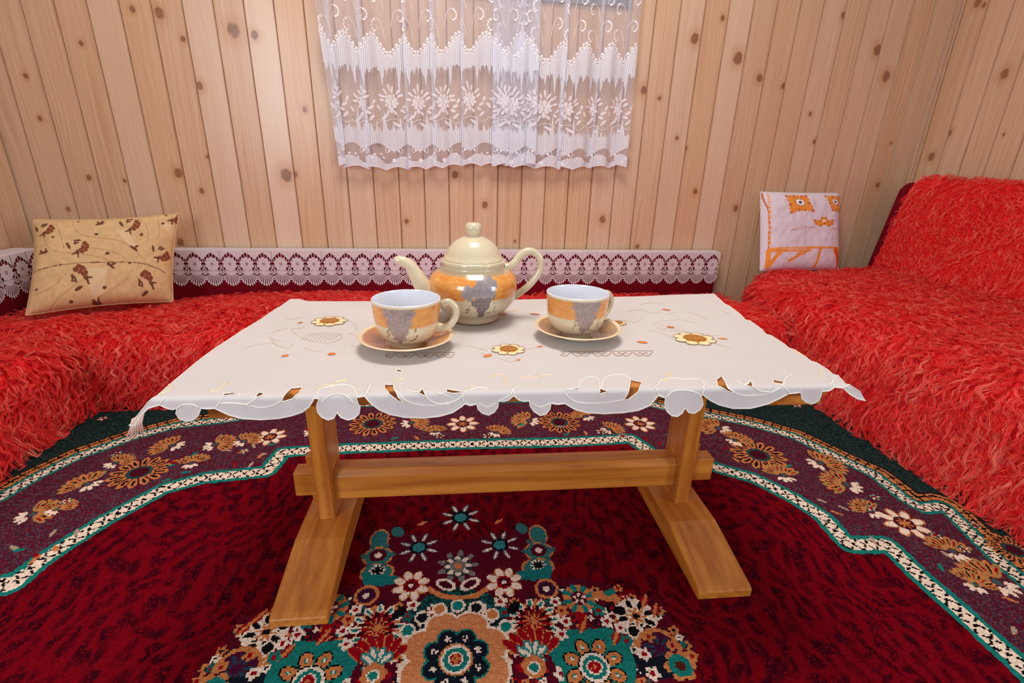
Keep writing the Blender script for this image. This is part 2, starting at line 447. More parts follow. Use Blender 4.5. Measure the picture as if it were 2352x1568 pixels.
def plank_mesh(h):
    k = round(h, 3)
    if k not in mesh_cache:
        hw = PITCH/2-.0006
        prof = [(-hw, .014), (-hw, .0018), (-hw+.0016, 0), (hw-.0016, 0), (hw, .0018), (hw, .014)]
        vs = [(x, y, 0) for x, y in prof]+[(x, y, h) for x, y in prof]
        me = bpy.data.meshes.new('plank'); me.from_pydata(vs, [], [(i, (i+1) % 6, 6+(i+1) % 6, 6+i) for i in range(6)]+[(5,4,3,2,1,0), (6,7,8,9,10,11)])
        me.update(); b = bmesh.new(); b.from_mesh(me); bmesh.ops.recalc_face_normals(b, faces=b.faces); b.to_mesh(me); b.free()
        me.materials.append(M_PLANK); mesh_cache[k] = me
    return mesh_cache[k]
pale_sheen_planks = {-7: .75, -9: .55, -12: .5, 11: .65, 9: .4, 3: .3, 15: .35, -4: .3}  # paler boards; whitish varnish sheen on some is put into their colour
warm_planks = {-6: .35, 5: .2, 10: .3, -11: .3, 13: .15, -2: .15, 4: .2}
def plank(parent, pos, rz, h, knots, idx):
    o = bpy.data.objects.new('plank', plank_mesh(h)); C.objects.link(o)
    o.parent = parent; o.location = pos; o.rotation_euler = (0, 0, rz)
    rr = random.Random(idx*13+5)
    o['tone'] = (rr.random(), pale_sheen_planks.get(idx, rr.random()*.3)*.7, warm_planks.get(idx, rr.random()*.15)*.8)
    ks = list(knots)[:4]
    while len(ks) < 4: ks.append((5, 5, 1e-3))
    for i, k in enumerate(ks): o['k%d' % (i+1)] = tuple(float(q) for q in k)
for k in range(-16, 22):
    x0 = .024+PITCH*k; x1 = x0+PITCH; xc = (x0+x1)/2
    if x1 < XL or x0 > XR: continue
    kn = sorted([(x-xc, z, r) for x, z, r in back_knots if x0 <= x < x1], key=lambda q: -q[2])
    rk = random.Random(k+99)
    if len(kn) < 4: kn += [(rk.uniform(-.03, .03), rk.uniform(1.45, 2.2), .01)]
    if x1 > WIN[0] and x0 < WIN[1]:
        plank(wall_back, (xc, YW, 0), 0, WIN[2], kn, k)
        plank(wall_back, (xc, YW, WIN[3]), 0, ZT-WIN[3], [], k)
    else: plank(wall_back, (xc, YW, 0), 0, ZT, kn, k)
for k in range(26):
    yc = YW-.006-PITCH*(k+.5)
    rk = random.Random(k+500)
    rnd = [(rk.uniform(-.035, .035), rk.uniform(.2, 2.1), rk.uniform(.004, .012)) for _ in range(2)]
    plank(wall_left, (XL, yc, 0), math.pi/2, ZT, rnd, 100+k)
    kn = [(-(y-yc), z, r) for y, z, r in right_knots if abs(y-yc) < PITCH/2]
    plank(wall_right, (XR, yc, 0), -math.pi/2, ZT, kn or rnd, 200+k)
structure(MB().box(XR-.010, XR-.0005, YW-.010, YW-.0005, 0, ZT).build('trim_1', M_TRIM, bevel=.003))
# window behind the curtain
b = MB(); x0, x1, z0, z1 = WIN
for q in ((x0-.05, x1+.05, z0-.05, z0), (x0-.05, x1+.05, z1, z1+.05), (x0-.05, x0, z0, z1), (x1, x1+.05, z0, z1), ((x0+x1)/2-.02, (x0+x1)/2+.02, z0, z1)):
    b.box(q[0], q[1], YW-.012, YW-.0005, q[2], q[3])
win = structure(b.build('window_1', simple('grey_window_paint', (120, 124, 138), .5)))
for a, c in ((x0, (x0+x1)/2-.02), ((x0+x1)/2+.02, x1)):
    MB().box(a, c, YW+.03, YW+.034, z0, z1).build('pane', M_GLASS, win)

# ------------------------------------------------------------------ the carpet
def FL(px, py): p = atz(px, py, 0); return np.array([p[0], p[1]])
def axis_steps(a, b, c, d, fine, coarse):
    return np.concatenate([np.arange(a, b, coarse), np.arange(b, c, fine), np.arange(c, d+coarse, coarse)])
gx = axis_steps(-1.45, -1.06, 1.20, 1.6, .0029, .02); gy = axis_steps(-.35, .37, 1.44, 1.7, .0029, .012)
GX, GY = np.meshgrid(gx, gy)
fcx = (gx[:-1]+gx[1:])/2; fcy = (gy[:-1]+gy[1:])/2
FX, FY = [q.ravel() for q in np.meshgrid(fcx, fcy)]
CRIM, DARK = np.array((112, 2, 18)), np.array((50, 2, 16))
CREAM, TEAL, TAN, NAVY, RED = np.array((236, 216, 196)), np.array((24, 120, 112)), np.array((198, 122, 70)), np.array((20, 26, 36)), np.array((150, 10, 24))
PURP, BLACK, GREEN, GREY = np.array((84, 26, 44)), np.array((16, 14, 18)), np.array((22, 44, 44)), np.array((120, 116, 112))
pt = Paint(FX, FY, CRIM)
jit = rng.random(len(FX))
# tone-on-tone scrolls of the field
A0, A1 = FL(1058, 1190), FL(1045, 1510)
ax = (A0-A1)/np.linalg.norm(A0-A1); nx = np.array([ax[1], -ax[0]])
U = (FX-A1[0])*nx[0]+(FY-A1[1])*nx[1]; Vv = (FX-A1[0])*ax[0]+(FY-A1[1])*ax[1]
aU = np.abs(U)
w1 = vnoise(aU*9+3, Vv*9, 3)*3; w2 = vnoise(aU*9, Vv*9+7, 4)*3
curl = np.maximum(np.sin(aU*112+w1*5)*np.cos(Vv*100+w2*5), .9*np.sin(aU*190+w2*6+1)*np.sin(Vv*44+w1*3))
amt = np.clip((curl-.05)*1.7, 0, .85)*(.35+1.0*vnoise(FX*60, FY*60, 9))*(jit < .82)
amt = np.clip(amt, 0, .95)[:, None]
pt.c = CRIM*(1-amt)+DARK*amt
def chain(px): return [tuple(FL(*p)) for p in px]
def mirrored(px): return [tuple(np.asarray(FL(*p))-2*((np.asarray(FL(*p))-A1)@nx)*nx) for p in px]
inner = mirrored([(2600,1790),(2352,1533),(2214,1409),(2118,1326)])+chain([(0,1339),(28,1341),(80,1296),(136,1258),(239,1194),(375,1121),(469,1096),(613,1081),(650,1037),(760,1030),(1050,1019),(1300,1014),(1448,1006),(1500,1040),(1600,1058),(1651,1074),(1733,1097),(1825,1143),(1889,1184),(1949,1249),(2040,1249),(2118,1326),(2214,1409),(2352,1533),(2600,1790)])
outer = mirrored([(2480,1440),(2300,1290)])+chain([(-60,1170),(0,1141),(85,1092),(183,1045),(307,1002),(409,975),(511,964),(640,944),(760,930),(1000,921),(1200,917),(1380,918),(1470,921),(1540,938),(1632,953),(1733,974),(1825,1001),(1930,1052),(2008,1088),(2077,1143),(2118,1166),(2168,1161),(2300,1290),(2480,1440)])
di, ai, si = seg_dist(FX, FY, inner)
do, ao, so = seg_dist(FX, FY, outer)
inner_poly = inner+[(1.6, -.6), (-1.6, -.6)]; outer_poly = outer+[(1.7, -.6), (-1.8, -.6)]
in_i = inside(FX, FY, inner_poly); in_o = inside(FX, FY, outer_poly)
zone = ~in_i & in_o
mixn = rng.random(len(FX)); row = ((FX*180).astype(int)+(FY*180).astype(int)) % 2
pz = np.where((mixn < .42)[:, None], np.array((96, 18, 40)), np.where((mixn < .72)[:, None], np.array((62, 40, 56)), np.array((90, 62, 74))))
pt.c[zone] = pz[zone]
out = ~in_o
pt.c[out] = np.where((mixn < .35)[:, None], np.array((20, 34, 34)), np.where((mixn < .8)[:, None], np.array((26, 48, 48)), np.array((52, 66, 62))))[out]
def band(d, arc, sgn, half, edge, period, base=CREAM):
    pt.c[d < half+edge] = TEAL
    k = d < half; pt.c[k] = base
    lat = np.abs(((arc/period) % 1)-.5)*2      # two zigzag threads crossing into a lattice
    sd = (sgn*d/half+1)/2; dash = ((arc/(period*.2)) % 1) < .74
    gr = .0022*math.hypot(2/period, .5/half)
    for z_ in (lat, 1-lat): pt.c[k & (np.abs(z_-sd) < gr) & dash] = BLACK
band(di, ai, si, .0150, .0105, .052)
kt = (~in_o) & (do > .022) & (do < .050)
pt.c[kt] = TAN
pt.c[kt & (((ao/.024) % 1) < .15)] = BLACK
pt.c[kt & (np.abs(do-.036) < .0035) & (jit < .8)] = BLACK
pt.c[(~in_o) & (do >= .046) & (do < .054)] = np.array((40, 34, 30))
band(do, ao, so, .0125, .0075, .044)
def sc(px, py): return float(np.linalg.norm(FL(px+4, py)-FL(px-4, py))/8)
def both(c): # the motif and its mirror across the carpet's axis
    q = np.asarray(c)-A1; u = q@nx; return [np.asarray(c), np.asarray(c)-2*u*nx]
def rosette(px, py, r, layers, mirror=False, ph=0.0):
    c = FL(px, py); s = sc(px, py)
    for cc in (both(c) if mirror else [c]):
        for L in layers:
            if L[0] == 'd': pt.disc(cc, L[1]*r*s, L[2])
            elif L[0] == 'p': pt.petals(cc, L[1], L[2]*r*s, L[3]*r*s, L[4]*r*s, L[5], ph+(L[6] if len(L) > 6 else 0))
# flowers of the border
orange_flower = [('p',14,.35,1.0,.30,TAN),('p',14,.5,.9,.10,BLACK),('p',14,.3,1.0,.07,np.array((70,20,36)),.22),('d',.42,np.array((40,70,70))),('d',.3,np.array((70,14,30)))]
cream_flower = [('p',8,.3,1.0,.42,TAN),('p',8,.3,.92,.34,CREAM),('d',.42,np.array((70,14,34))),('p',8,0,.35,.08,TAN)]
def fan(px, py, r, ang, col=TAN):
    c = FL(px, py); s = sc(px, py)*r
    for k in range(9):
        a = ang+(k-4)*.3; e = (c[0]+s*.62*math.cos(a), c[1]+s*.62*math.sin(a))
        pt.ell(e, s*.42, s*.14, a, TAN if k % 2 else np.array((168, 128, 78)))
        pt.ell(e, s*.22, s*.04, a, BLACK if k % 2 else RED)
    for k in range(4):
        a = ang+math.pi+(k-1.5)*.55; pt.ell((c[0]+s*.4*math.cos(a), c[1]+s*.4*math.sin(a)), s*.2, s*.10, a, CREAM)
    pt.disc(c, s*.12, np.array((60, 90, 86)))
for q in ((856,972,54),(1285,968,48),(320,1083,64),(1742,1043,60),(2330,1262,52)): rosette(*q, orange_flower)
for q in ((1063,972,38),(1470,972,36),(620,1002,38),(2078,1200,50)): rosette(*q, cream_flower)
for q in ((945,970,36,.3),(1215,965,36,2.7),(200,1110,46,2.6),(395,1022,40,2.9),(495,1020,40,.5),(72,1180,48,.6),(1650,982,40,2.4),(1885,1062,44,.2),(1945,1112,46,2.4),(2290,1335,60,1.9),(1400,985,30,.5),(720,990,34,.6),(1140,992,30,1.0),(1345,955,30,2.0),(1000,990,26,1.6),(130,1168,34,1.2),(265,1062,34,1.0),(440,1062,34,1.7),(560,1012,34,.9),(1800,1090,38,1.4),(2000,1172,36,1.8),(2190,1265,44,1.3),(1690,1010,34,.7),(2240,1340,40,.8)): fan(q[0], q[1], q[2]*1.15, q[3])
for q in ((1010,1000),(1120,1000),(1430,1000),(1380,990),(560,1035),(2000,1165),(2150,1228),(2010,1140),(150,1150),(270,1040),(2215,1260),(2240,1205)):
    rosette(*q, 14, [('p',5,.2,1.0,.5,np.array((52,70,66))),('p',5,.3,.8,.2,CREAM),('d',.3,RED)])
for i in range(60):   # sprigs between the flowers
    t = random.random(); 
    k = int(t*(len(inner)-1)); a = np.array(inner[k]); bq = np.array(inner[min(k+1, len(inner)-1)])
    c = a+(bq-a)*random.random()
    dirn = np.array([-(bq-a)[1], (bq-a)[0]]); dirn = dirn/(np.linalg.norm(dirn)+1e-9)
    c = c+dirn*random.uniform(.035, .13)*(1 if dirn[1] > -.2 else -1)
    pt.ell(c, .012, .004, random.random()*3, [TEAL, TAN, RED, np.array((170, 150, 130))][i % 4]) if not inside(np.array([c[0]]), np.array([c[1]]), inner_poly)[0] else None
for q in ((1845,908),(1875,915),(1900,945),(1935,960),(1830,930),(235,960),(270,930)):
    rosette(*q, 13, [('p',5,.2,1.0,.5,np.array((110,40,44))),('p',5,.3,.8,.3,CREAM),('d',.3,RED)])
# the medallion, drawn on one half and mirrored
def mpoly(px, col):
    P = [FL(*p) for p in px]
    pt.poly(P, col); pt.poly([both(p)[1] for p in P], col)
mpoly([(1058,1240),(1110,1230),(1180,1215),(1210,1200),(1262,1205),(1278,1280),(1265,1330),(1330,1325),(1400,1340),(1420,1365),(1520,1375),(1550,1440),(1600,1480),(1590,1568),(1600,1700),(1040,1700)], np.array((84, 10, 30)))
mpoly([(1052,1345),(1120,1360),(1170,1400),(1140,1440),(1050,1430)], GREEN)
i = np.nonzero((np.linalg.norm(pt.c-GREEN, axis=1) < 1) & (jit < .35))[0]; pt.c[i] = np.array((20, 92, 92))
med = [(1100,1400),(1200,1370),(1300,1340),(1420,1365),(1520,1380),(1560,1450),(1600,1500),(1590,1568),(1590,1690),(1060,1690),(1060,1420)]
MP = np.array([FL(*p) for p in med]); fr_ = random.Random(3)
for n_ in range(420):      # small florets crowd the ground of the medallion
    p = np.array([fr_.uniform(MP[:, 0].min(), MP[:, 0].max()), fr_.uniform(MP[:, 1].min(), MP[:, 1].max())])
    if not inside(p[:1], p[1:], MP)[0]: continue
    r_ = fr_.uniform(.005, .010); q_ = [CREAM, TAN, np.array((24, 96, 92)), NAVY, CREAM, RED, TAN][n_ % 7]; a_ = fr_.random()
    for cc in both(p): pt.petals(cc, 5, .1*r_, 1.1*r_, .75*r_, q_, a_); pt.disc(cc, .35*r_, [NAVY, RED, CREAM][n_ % 3])
mpoly([(1275,1448),(1400,1438),(1440,1472),(1462,1530),(1455,1700),(1290,1700),(1285,1545),(1262,1500)], TEAL)
star = [('p',8,.38,1.0,.22,np.array((86,110,124))),('p',8,.45,.95,.11,CREAM),('d',.42,BLACK),('d',.30,np.array((50,128,132)))]
rosette(1058, 1187, 46, star, ph=.39)
rosette(1148, 1250, 46, star, True, .39)
# pendant palmette below the stars
c = FL(1052, 1298); s = sc(1052, 1298)
pt.petals(c, 9, .020, .040, .011, GREY); pt.disc(c, .026, np.array((46, 60, 60))); pt.petals(c, 8, .010, .026, .010, CREAM); pt.disc(c, .015, GREY); pt.disc(c, .007, TAN)
for dx in (-1, 1):
    e = FL(1052, 1340)+nx*dx*.022
    pt.ell(e, .020, .012, .5*dx, CREAM); pt.ell(e, .013, .007, .5*dx, np.array((70, 10, 34)))
pt.line([FL(985, 1350), FL(1010, 1366), FL(1052, 1372), FL(1095, 1366), FL(1122, 1348)], .010, TAN)
# teal tulip vases
for p in (((1236,1226),.026,.018),((1237,1264),.022,.027),((1236,1300),.020,.029)):
    for cc in both(FL(*p[0])): pt.ell(cc, p[1]*1.1, p[2]*1.1, math.pi/2, TAN); pt.ell(cc, p[1]*.92, p[2]*.92, math.pi/2, np.array((46, 112, 112)))
for cc in both(FL(1237, 1262)): pt.disc(cc, .016, np.array((80, 12, 34))); pt.disc(cc, .007, CREAM); pt.petals(cc, 6, .02, .034, .012, np.array((60, 100, 100)))
for cc in both(FL(1236, 1296)): pt.petals(cc, 10, .0, .016, .005, CREAM); pt.petals(cc, 10, .0, .012, .004, BLACK, .3)
mpoly([(1185,1312),(1270,1300),(1265,1325),(1225,1332),(1190,1328)], np.array((24, 112, 112)))
for cc in both(FL(1198, 1212)): pt.ell(cc, .012, .016, .4, np.array((50, 110, 110)))
for cc in both(FL(1145, 1196)): pt.ell(cc, .011, .004, .5, TAN)
blossom = [('p',8,.3,1.0,.50,TAN),('p',8,.35,.98,.40,CREAM),('d',.42,RED),('p',6,.0,.36,.16,np.array((70,8,26))),('d',.12,CREAM)]
rosette(1158, 1335, 43, blossom, True, .3)
# striped fan flower
for cc in both(FL(1225, 1425)):
    pt.disc(cc, .036, TAN); pt.petals(cc, 12, .024, .046, .013, CREAM); pt.petals(cc, 12, .030, .042, .005, TEAL)
    pt.petals(cc, 11, .004, .033, .009, np.array((56, 12, 22))); pt.petals(cc, 11, .006, .031, .005, RED, .28); pt.petals(cc, 11, .0, .022, .003, TAN, .1)
for p, r in (((1190,1470),.02),((1235,1465),.02),((1180,1395),.014)):
    for cc in both(FL(*p)): pt.ell(cc, r, r*.6, .8, BLACK)
# little teal-petal flower
tealf = [('d',.9,TAN),('p',8,.42,1.0,.30,np.array((28,120,116))),('d',.45,np.array((90,12,34))),('p',5,.1,.4,.16,CREAM),('d',.1,BLACK)]
rosette(1330, 1372, 41, tealf, True, .2)
for cc in both(FL(1392, 1368)): pt.ell(cc, .026, .010, -.3, TAN); pt.ell(cc+np.array((0.01, .008)), .012, .006, .3, TEAL)
for cc in both(FL(1255, 1350)): pt.disc(cc, .022, TAN); pt.disc(cc, .016, np.array((60, 20, 50))); pt.disc(cc, .006, CREAM)
# black and white dotted flower
bw = [('d',1.0,CREAM),('p',8,.42,.96,.26,BLACK),('p',8,.25,.5,.14,TAN,.4),('d',.26,TAN),('d',.16,BLACK)]
rosette(1461, 1413, 47, bw, True, .15)
for p in ((1455,1448),(1490,1446),(1425,1400)):
    for cc in both(FL(*p)): pt.disc(cc, .012, CREAM); pt.disc(cc, .009, BLACK)
for p in ((1505,1400),(1480,1380),(1340,1435),(1415,1460)):
    for cc in both(FL(*p)): pt.ell(cc, .013, .007, 1.0, RED); pt.ell(cc, .018, .003, 1.0, TAN)
for cc in both(FL(1515, 1487)): pt.disc(cc, .036, TAN); pt.disc(cc, .029, np.array((74, 16, 46))); pt.petals(cc, 9, .008, .026, .006, np.array((40, 60, 80)))
for cc in both(FL(1518, 1530)): pt.ell(cc, .036, .018, 0, NAVY)
for cc in both(FL(1563, 1527)): pt.petals(cc, 6, .006, .026, .018, TAN); pt.disc(cc, .018, TEAL); pt.disc(cc, .008, np.array((80, 30, 20)))
for p, r, q in (((1105,1392),.010,CREAM),((1120,1415),.010,NAVY),((1150,1380),.011,CREAM),((1290,1400),.011,TAN),((1300,1425),.010,CREAM),((1275,1380),.010,CREAM),((1375,1400),.011,TEAL),((1395,1425),.011,CREAM),((1290,1455),.010,CREAM),((1160,1450),.010,CREAM),((1150,1475),.010,TEAL),((1405,1395),.010,BLACK),((1425,1440),.010,CREAM),((1440,1470),.010,TEAL),((1490,1460),.010,TAN),((1480,1500),.010,CREAM),((1500,1545),.011,CREAM),((1270,1475),.010,TEAL),((1160,1520),.011,CREAM),((1165,1550),.010,NAVY),((1290,1545),.011,CREAM),((1545,1480),.009,TAN),((1420,1350),.008,TAN)):
    for cc in both(FL(*p)): pt.petals(cc, 5, .1*r, 1.15*r, .8*r, q, p[0]); pt.disc(cc, .4*r, RED if q is not NAVY else CREAM)
# the two side suns and the great central flower
sun = [('d',1.02,TEAL),('p',8,.38,.98,.46,BLACK),('p',8,.40,.95,.38,TAN),('p',8,.60,.78,.14,TEAL),('p',8,.64,.74,.07,CREAM),('d',.50,BLACK),('d',.46,CREAM),('d',.36,TEAL),('d',.24,CREAM),('d',.19,RED),('p',4,0,.14,.05,TAN)]
c = FL(1047, 1512); rr = .080
for k in range(8):
    a = math.atan2(ax[1], ax[0])+math.pi/8+k*math.pi/4
    pt.disc(c+np.array((math.cos(a), math.sin(a)))*rr*.72, rr*.40, CREAM)
for k in range(8):
    a = math.atan2(ax[1], ax[0])+math.pi/8+k*math.pi/4
    pt.disc(c+np.array((math.cos(a), math.sin(a)))*rr*.72, rr*.345, np.array((206, 132, 84)))
pt.disc(c, rr*.8, np.array((206, 132, 84)))
for k in range(8):
    a = math.atan2(ax[1], ax[0])+math.pi/8+k*math.pi/4; e = c+np.array((math.cos(a), math.sin(a)))*rr*.47
    pt.disc(e, rr*.215, TEAL)
for k in range(8):
    a = math.atan2(ax[1], ax[0])+math.pi/8+k*math.pi/4; e = c+np.array((math.cos(a), math.sin(a)))*rr*.46
    pt.disc(e, rr*.185, NAVY); pt.petals(e, 5, .001, .0062, .0034, CREAM, a)
for r, q in ((.33, TAN), (.29, CREAM), (.24, TEAL), (.15, CREAM), (.115, RED)): pt.disc(c, rr*r, q)
pt.petals(c, 4, 0, .010, .004, TAN)
for k in range(9):
    a = math.atan2(ax[1], ax[0])+(k-4)*.33; e = c+np.array((math.cos(a), math.sin(a)))*rr*1.20
    pt.disc(e, .013, CREAM); pt.disc(e, .009, [NAVY, TEAL, TAN][k % 3])
rosette(1366, 1530, 76, sun, True, .3)
# crimson tongue flower between them
for cc in both(FL(1224, 1508)):
    for k in range(7):
        a = math.atan2(ax[1], ax[0])+(k-3)*.33
        e = cc+np.array((math.cos(a), math.sin(a)))*.030
        pt.ell(e, .026, .0095, a, TAN); pt.ell(e, .024, .0078, a, RED)
    for k in range(4):
        a = math.atan2(ax[1], ax[0])+(k-1.5)*.62; e = cc+np.array((math.cos(a), math.sin(a)))*.016
        pt.ell(e, .015, .0075, a, np.array((40, 130, 130))); pt.ell(e, .012, .0035, a, CREAM)
    pt.disc(cc-ax*.014, .018, TAN); pt.disc(cc-ax*.016, .010, CREAM); pt.disc(cc-ax*.016, .007, TEAL)
# worn, uneven knots along every colour edge
pc = lin(pt.c)*(.86+.28*rng.random(len(FX)))[:, None]
nxg, nyg = len(gx), len(gy)
idx = np.arange(nxg*nyg).reshape(nyg, nxg)
Q = np.stack([idx[:-1, :-1], idx[:-1, 1:], idx[1:, 1:], idx[1:, :-1]], -1).reshape(-1, 4)
Z = np.clip(rng.normal(-.0012, .0005, GX.shape), -.0026, -.0001)
carpet = fast_mesh('carpet', np.stack([GX, GY, Z], -1).reshape(-1, 3), Q, M_RUG, attrs={'print': ('FACE', 'FLOAT_COLOR', pc)})
tag(carpet, 'oriental carpet with crimson field, floral medallion and cream lattice border on the floor', 'carpet')

# ------------------------------------------------------------------ the trestle table
T = .447; TC = (0.13, .79, 0); TR = math.radians(-2.0)
table = thing('trestle_table', 'low varnished wooden trestle table standing on the carpet under the white cloth', 'table', TC, TR)
def tpart(name, mb, grain, bevel=.003):
    o = mb.build(name, M_WOOD, table, bevel=bevel); o['grain'] = grain; return o
tpart('tabletop', MB().box(-.436, .402, -.235, .186, T-.021, T-.001), (.25, 3, 3))
LX, RX = -.371, .359
for lx, wd in ((LX, .092), (RX, .10)):
    y0, y1, h0, h1 = -.185, .235, .020, .048
    prof = [(y0, 0), (y1, 0), (y1, h0), (y1-.15, h1), (y0+.145, h1), (y0+.01, h0+.001), (y0, h0-.003)]
    tpart('foot', MB().prism(prof, lx-wd/2, lx+wd/2, 'x'), (3, .25, 3))
    tpart('leg', MB().box(lx-.015, lx+.015, .012, .092, .047, T-.04), (3, 3, .25))
    sgn = -1 if lx < 0 else 1
    tpart('bearer', MB().box(lx-.05, lx+.05, -.222, .2, T-.042, T-.0215), (3, .25, 3))
    tpart('peg', MB().add([(lx+sgn*.028-.006, .046, .066), (lx+sgn*.028+.006, .046, .066), (lx+sgn*.028+.006, .058, .066), (lx+sgn*.028-.006, .058, .066),
                           (lx+sgn*.028-.009, .042, .175), (lx+sgn*.028+.009, .042, .175), (lx+sgn*.028+.009, .062, .175), (lx+sgn*.028-.009, .062, .175)],
                          [(0,3,2,1),(4,5,6,7),(0,1,5,4),(1,2,6,5),(2,3,7,6),(3,0,4,7)]), (3, 3, .3))
st = MB().prism([(.030, .082), (.074, .082), (.078, .087), (.078, .140), (.073, .145), (.040, .145), (.030, .133)], LX+.0145, RX-.0145, 'x')
st.prism([(.036, .088), (.070, .088), (.070, .141), (.036, .141)], LX-.062, LX-.0145, 'x')
st.prism([(.036, .088), (.070, .088), (.070, .141), (.036, .141)], RX+.0145, RX+.070, 'x')
tpart('stretcher', st, (.2, 3, 3), .002)

# ------------------------------------------------------------------ the tablecloth
TZ = T+.0006; RB = .006
def yf(x): return .5485-.035*(x-.13)
def CL(px, py):
    """photo point to flat cloth coordinates; the flap below the front edge is unrolled"""
    p = atz(px, py, TZ)
    if p[1] >= yf(p[0]): return np.array([p[0], p[1]])
    y = .541
    for _ in range(3): p = aty(px, py, y); y = yf(p[0])-RB-.001
    s = (TZ-p[2])-RB+RB*math.pi/2
    return np.array([p[0], yf(p[0])-max(s, 0)])
def cloth3d(u, v, lift=0.0):
    e = yf(u); s = e-v
    wr = .0004*math.sin(u*31+v*17)*math.sin(v*43-u*9)+.0004
    if s <= 0:
        return (u, v, TZ+wr*min(1, -s*30)+lift)
    a = s/RB
    if a < math.pi/2: return (u, e-(RB+lift)*math.sin(a), TZ-RB+(RB+lift)*math.cos(a))
    d = s-RB*math.pi/2
    fl = .0035*math.sin(u*46+1)*min(1, d*30)+.10*d
    return (u, e-RB-fl-lift, TZ-RB-d)
front = [(300,973),(312,975),(322,956),(340,938),(366,930),(380,937),(395,941),(406,939),(404,950),(412,962),(428,967),(445,963),(456,953),(462,937),(475,938),(494,937),
 (530,951),(560,958),(600,962),(640,961),(670,955),(695,946),(710,934),(722,915),(733,917),(728,930),(730,945),(740,956),(755,961),(768,957),(775,945),(785,955),(800,960),(815,957),(825,948),(827,935),(821,924),(818,914),
 (837,911),(852,926),(872,941),(897,952),(930,959),(970,959),(1010,953),(1040,944),(1060,932),(1068,926),(1080,930),(1095,927),(1098,938),(1108,947),(1122,952),(1135,946),(1143,935),(1145,921),(1156,922),(1168,919),(1180,909),
 (1192,919),(1205,922),(1216,920),(1218,932),(1226,944),(1240,952),(1253,948),(1262,937),(1265,925),(1280,927),(1297,925),(1320,938),(1350,946),(1390,950),(1430,948),(1465,941),(1490,930),(1512,908),
 (1528,913),(1525,926),(1528,940),(1539,950),(1552,952),(1564,945),(1571,935),(1580,945),(1593,948),(1608,940),(1615,928),(1612,915),(1608,909),(1615,907),(1632,920),(1652,930),(1682,937),(1720,935),(1760,925),(1790,914),(1811,904),
 (1825,903),(1840,901),(1842,915),(1852,924),(1866,928),(1880,921),(1886,909),(1888,899),(1904,898),(1919,890),(1938,892),(1950,904),(1966,914),(1985,918)]
right = [(1977,900),(1950,882),(1925,864),(1912,860),(1900,850),(1875,834),(1862,830),(1850,820),(1825,804),(1812,800),(1800,790),(1772,771),(1760,768),(1750,757),(1722,737),(1712,735),(1700,722),(1676,704),(1664,698),(1638,674)]
back = [(1560,677),(1480,680),(1400,682),(1240,687),(1100,690),(960,692),(860,692),(760,692),(705,692),(688,687),(667,687)]
left = [(640,706),(600,733),(550,764),(500,797),(450,834),(400,876),(360,910),(330,936)]
holes = [[(510,911),(514,905),(539,901.5),(538,906),(512,911.5)],[(585,914),(594,902),(608,902),(598,910),(587,914.5)],
 [(647,922),(656,904),(669,892),(696,889),(687,904),(671,917),(649,923)],[(883,884),(904,884),(905,894),(915,913.5),(930,924),(915,921),(893.5,907),(883,893)],
 [(959.5,903),(971,894),(978.5,911),(968,907)],[(1025,902),(1026,894),(1059,900),(1059,904),(1040,905)],[(908,848),(923,852),(922,857),(913,855)],
 [(1301,896),(1330,891),(1330,896.5)],[(1377,906),(1381,893),(1397,900)],[(1433,919),(1448,873),(1475,878),(1467,900),(1444,917)],
 [(1645,873),(1657,864),(1663.5,875),(1674.5,893),(1690,903),(1672,899),(1655,886)],[(1718,885),(1725,874),(1733,890)],[(1775,872),(1799.5,876.5),(1798,883),(1776,880)]]
outline = [CL(*p) for p in front+right+back+left]
def dens(poly, step, closed=True):
    out = []; n = len(poly)
    for i in range(n if closed else n-1):
        a, c = poly[i], poly[(i+1) % n]; k = max(1, int(np.linalg.norm(c-a)/step))
        out += [a+(c-a)*t/k for t in range(k)]
    return out
outl = dens(outline, .004); hol = [dens([CL(*p) for p in h], .004) for h in holes]
pts = [Vector((p[0], p[1])) for p in outl]; edges = [(i, (i+1) % len(outl)) for i in range(len(outl))]
for h in hol:
    o0 = len(pts); pts += [Vector((p[0], p[1])) for p in h]; edges += [(o0+i, o0+(i+1) % len(h)) for i in range(len(h))]
ox = np.array([p[0] for p in outl]); oy = np.array([p[1] for p in outl])
ux, uy = np.meshgrid(np.arange(ox.min(), ox.max(), .009), np.arange(oy.min(), oy.max(), .009)); ux, uy = ux.ravel(), uy.ravel()
extra = np.linspace(-.012, .002, 7)
ex, ee = np.meshgrid(np.arange(ox.min(), ox.max(), .006), extra); ex, ee = ex.ravel(), ee.ravel(); ey = np.array([yf(x) for x in ex])+ee
near = np.array([abs(yf(x)-y-.005) > .010 for x, y in zip(ux, uy)])
ux = np.concatenate([ux[near], ex]); uy = np.concatenate([uy[near], ey])
ok = inside(ux, uy, np.array(outl))
for h in hol: ok &= ~inside(ux, uy, np.array(h))
pts += [Vector((a, c)) for a, c in zip(ux[ok], uy[ok])]
dv, de, df, *_ = delaunay_2d_cdt(pts, edges, [], 0, 1e-6)
tri = np.array([f for f in df if len(f) == 3]); dva = np.array([(v[0], v[1]) for v in dv])
cen = dva[tri].mean(1); ok = inside(cen[:, 0], cen[:, 1], np.array(outl))
for h in hol: ok &= ~inside(cen[:, 0], cen[:, 1], np.array(h))
tri = tri[ok]
V3 = np.array([cloth3d(a, c) for a, c in dva])
cloth = thing('tablecloth', 'white linen tablecloth with gold embroidery and scalloped cut-out hem on the low table', 'tablecloth', (0.13, .79, TZ))
cb = (0.13, .79, TZ)
fast_mesh('linen', V3-np.array(cb), tri, M_CLOTH, cloth, smooth=True)
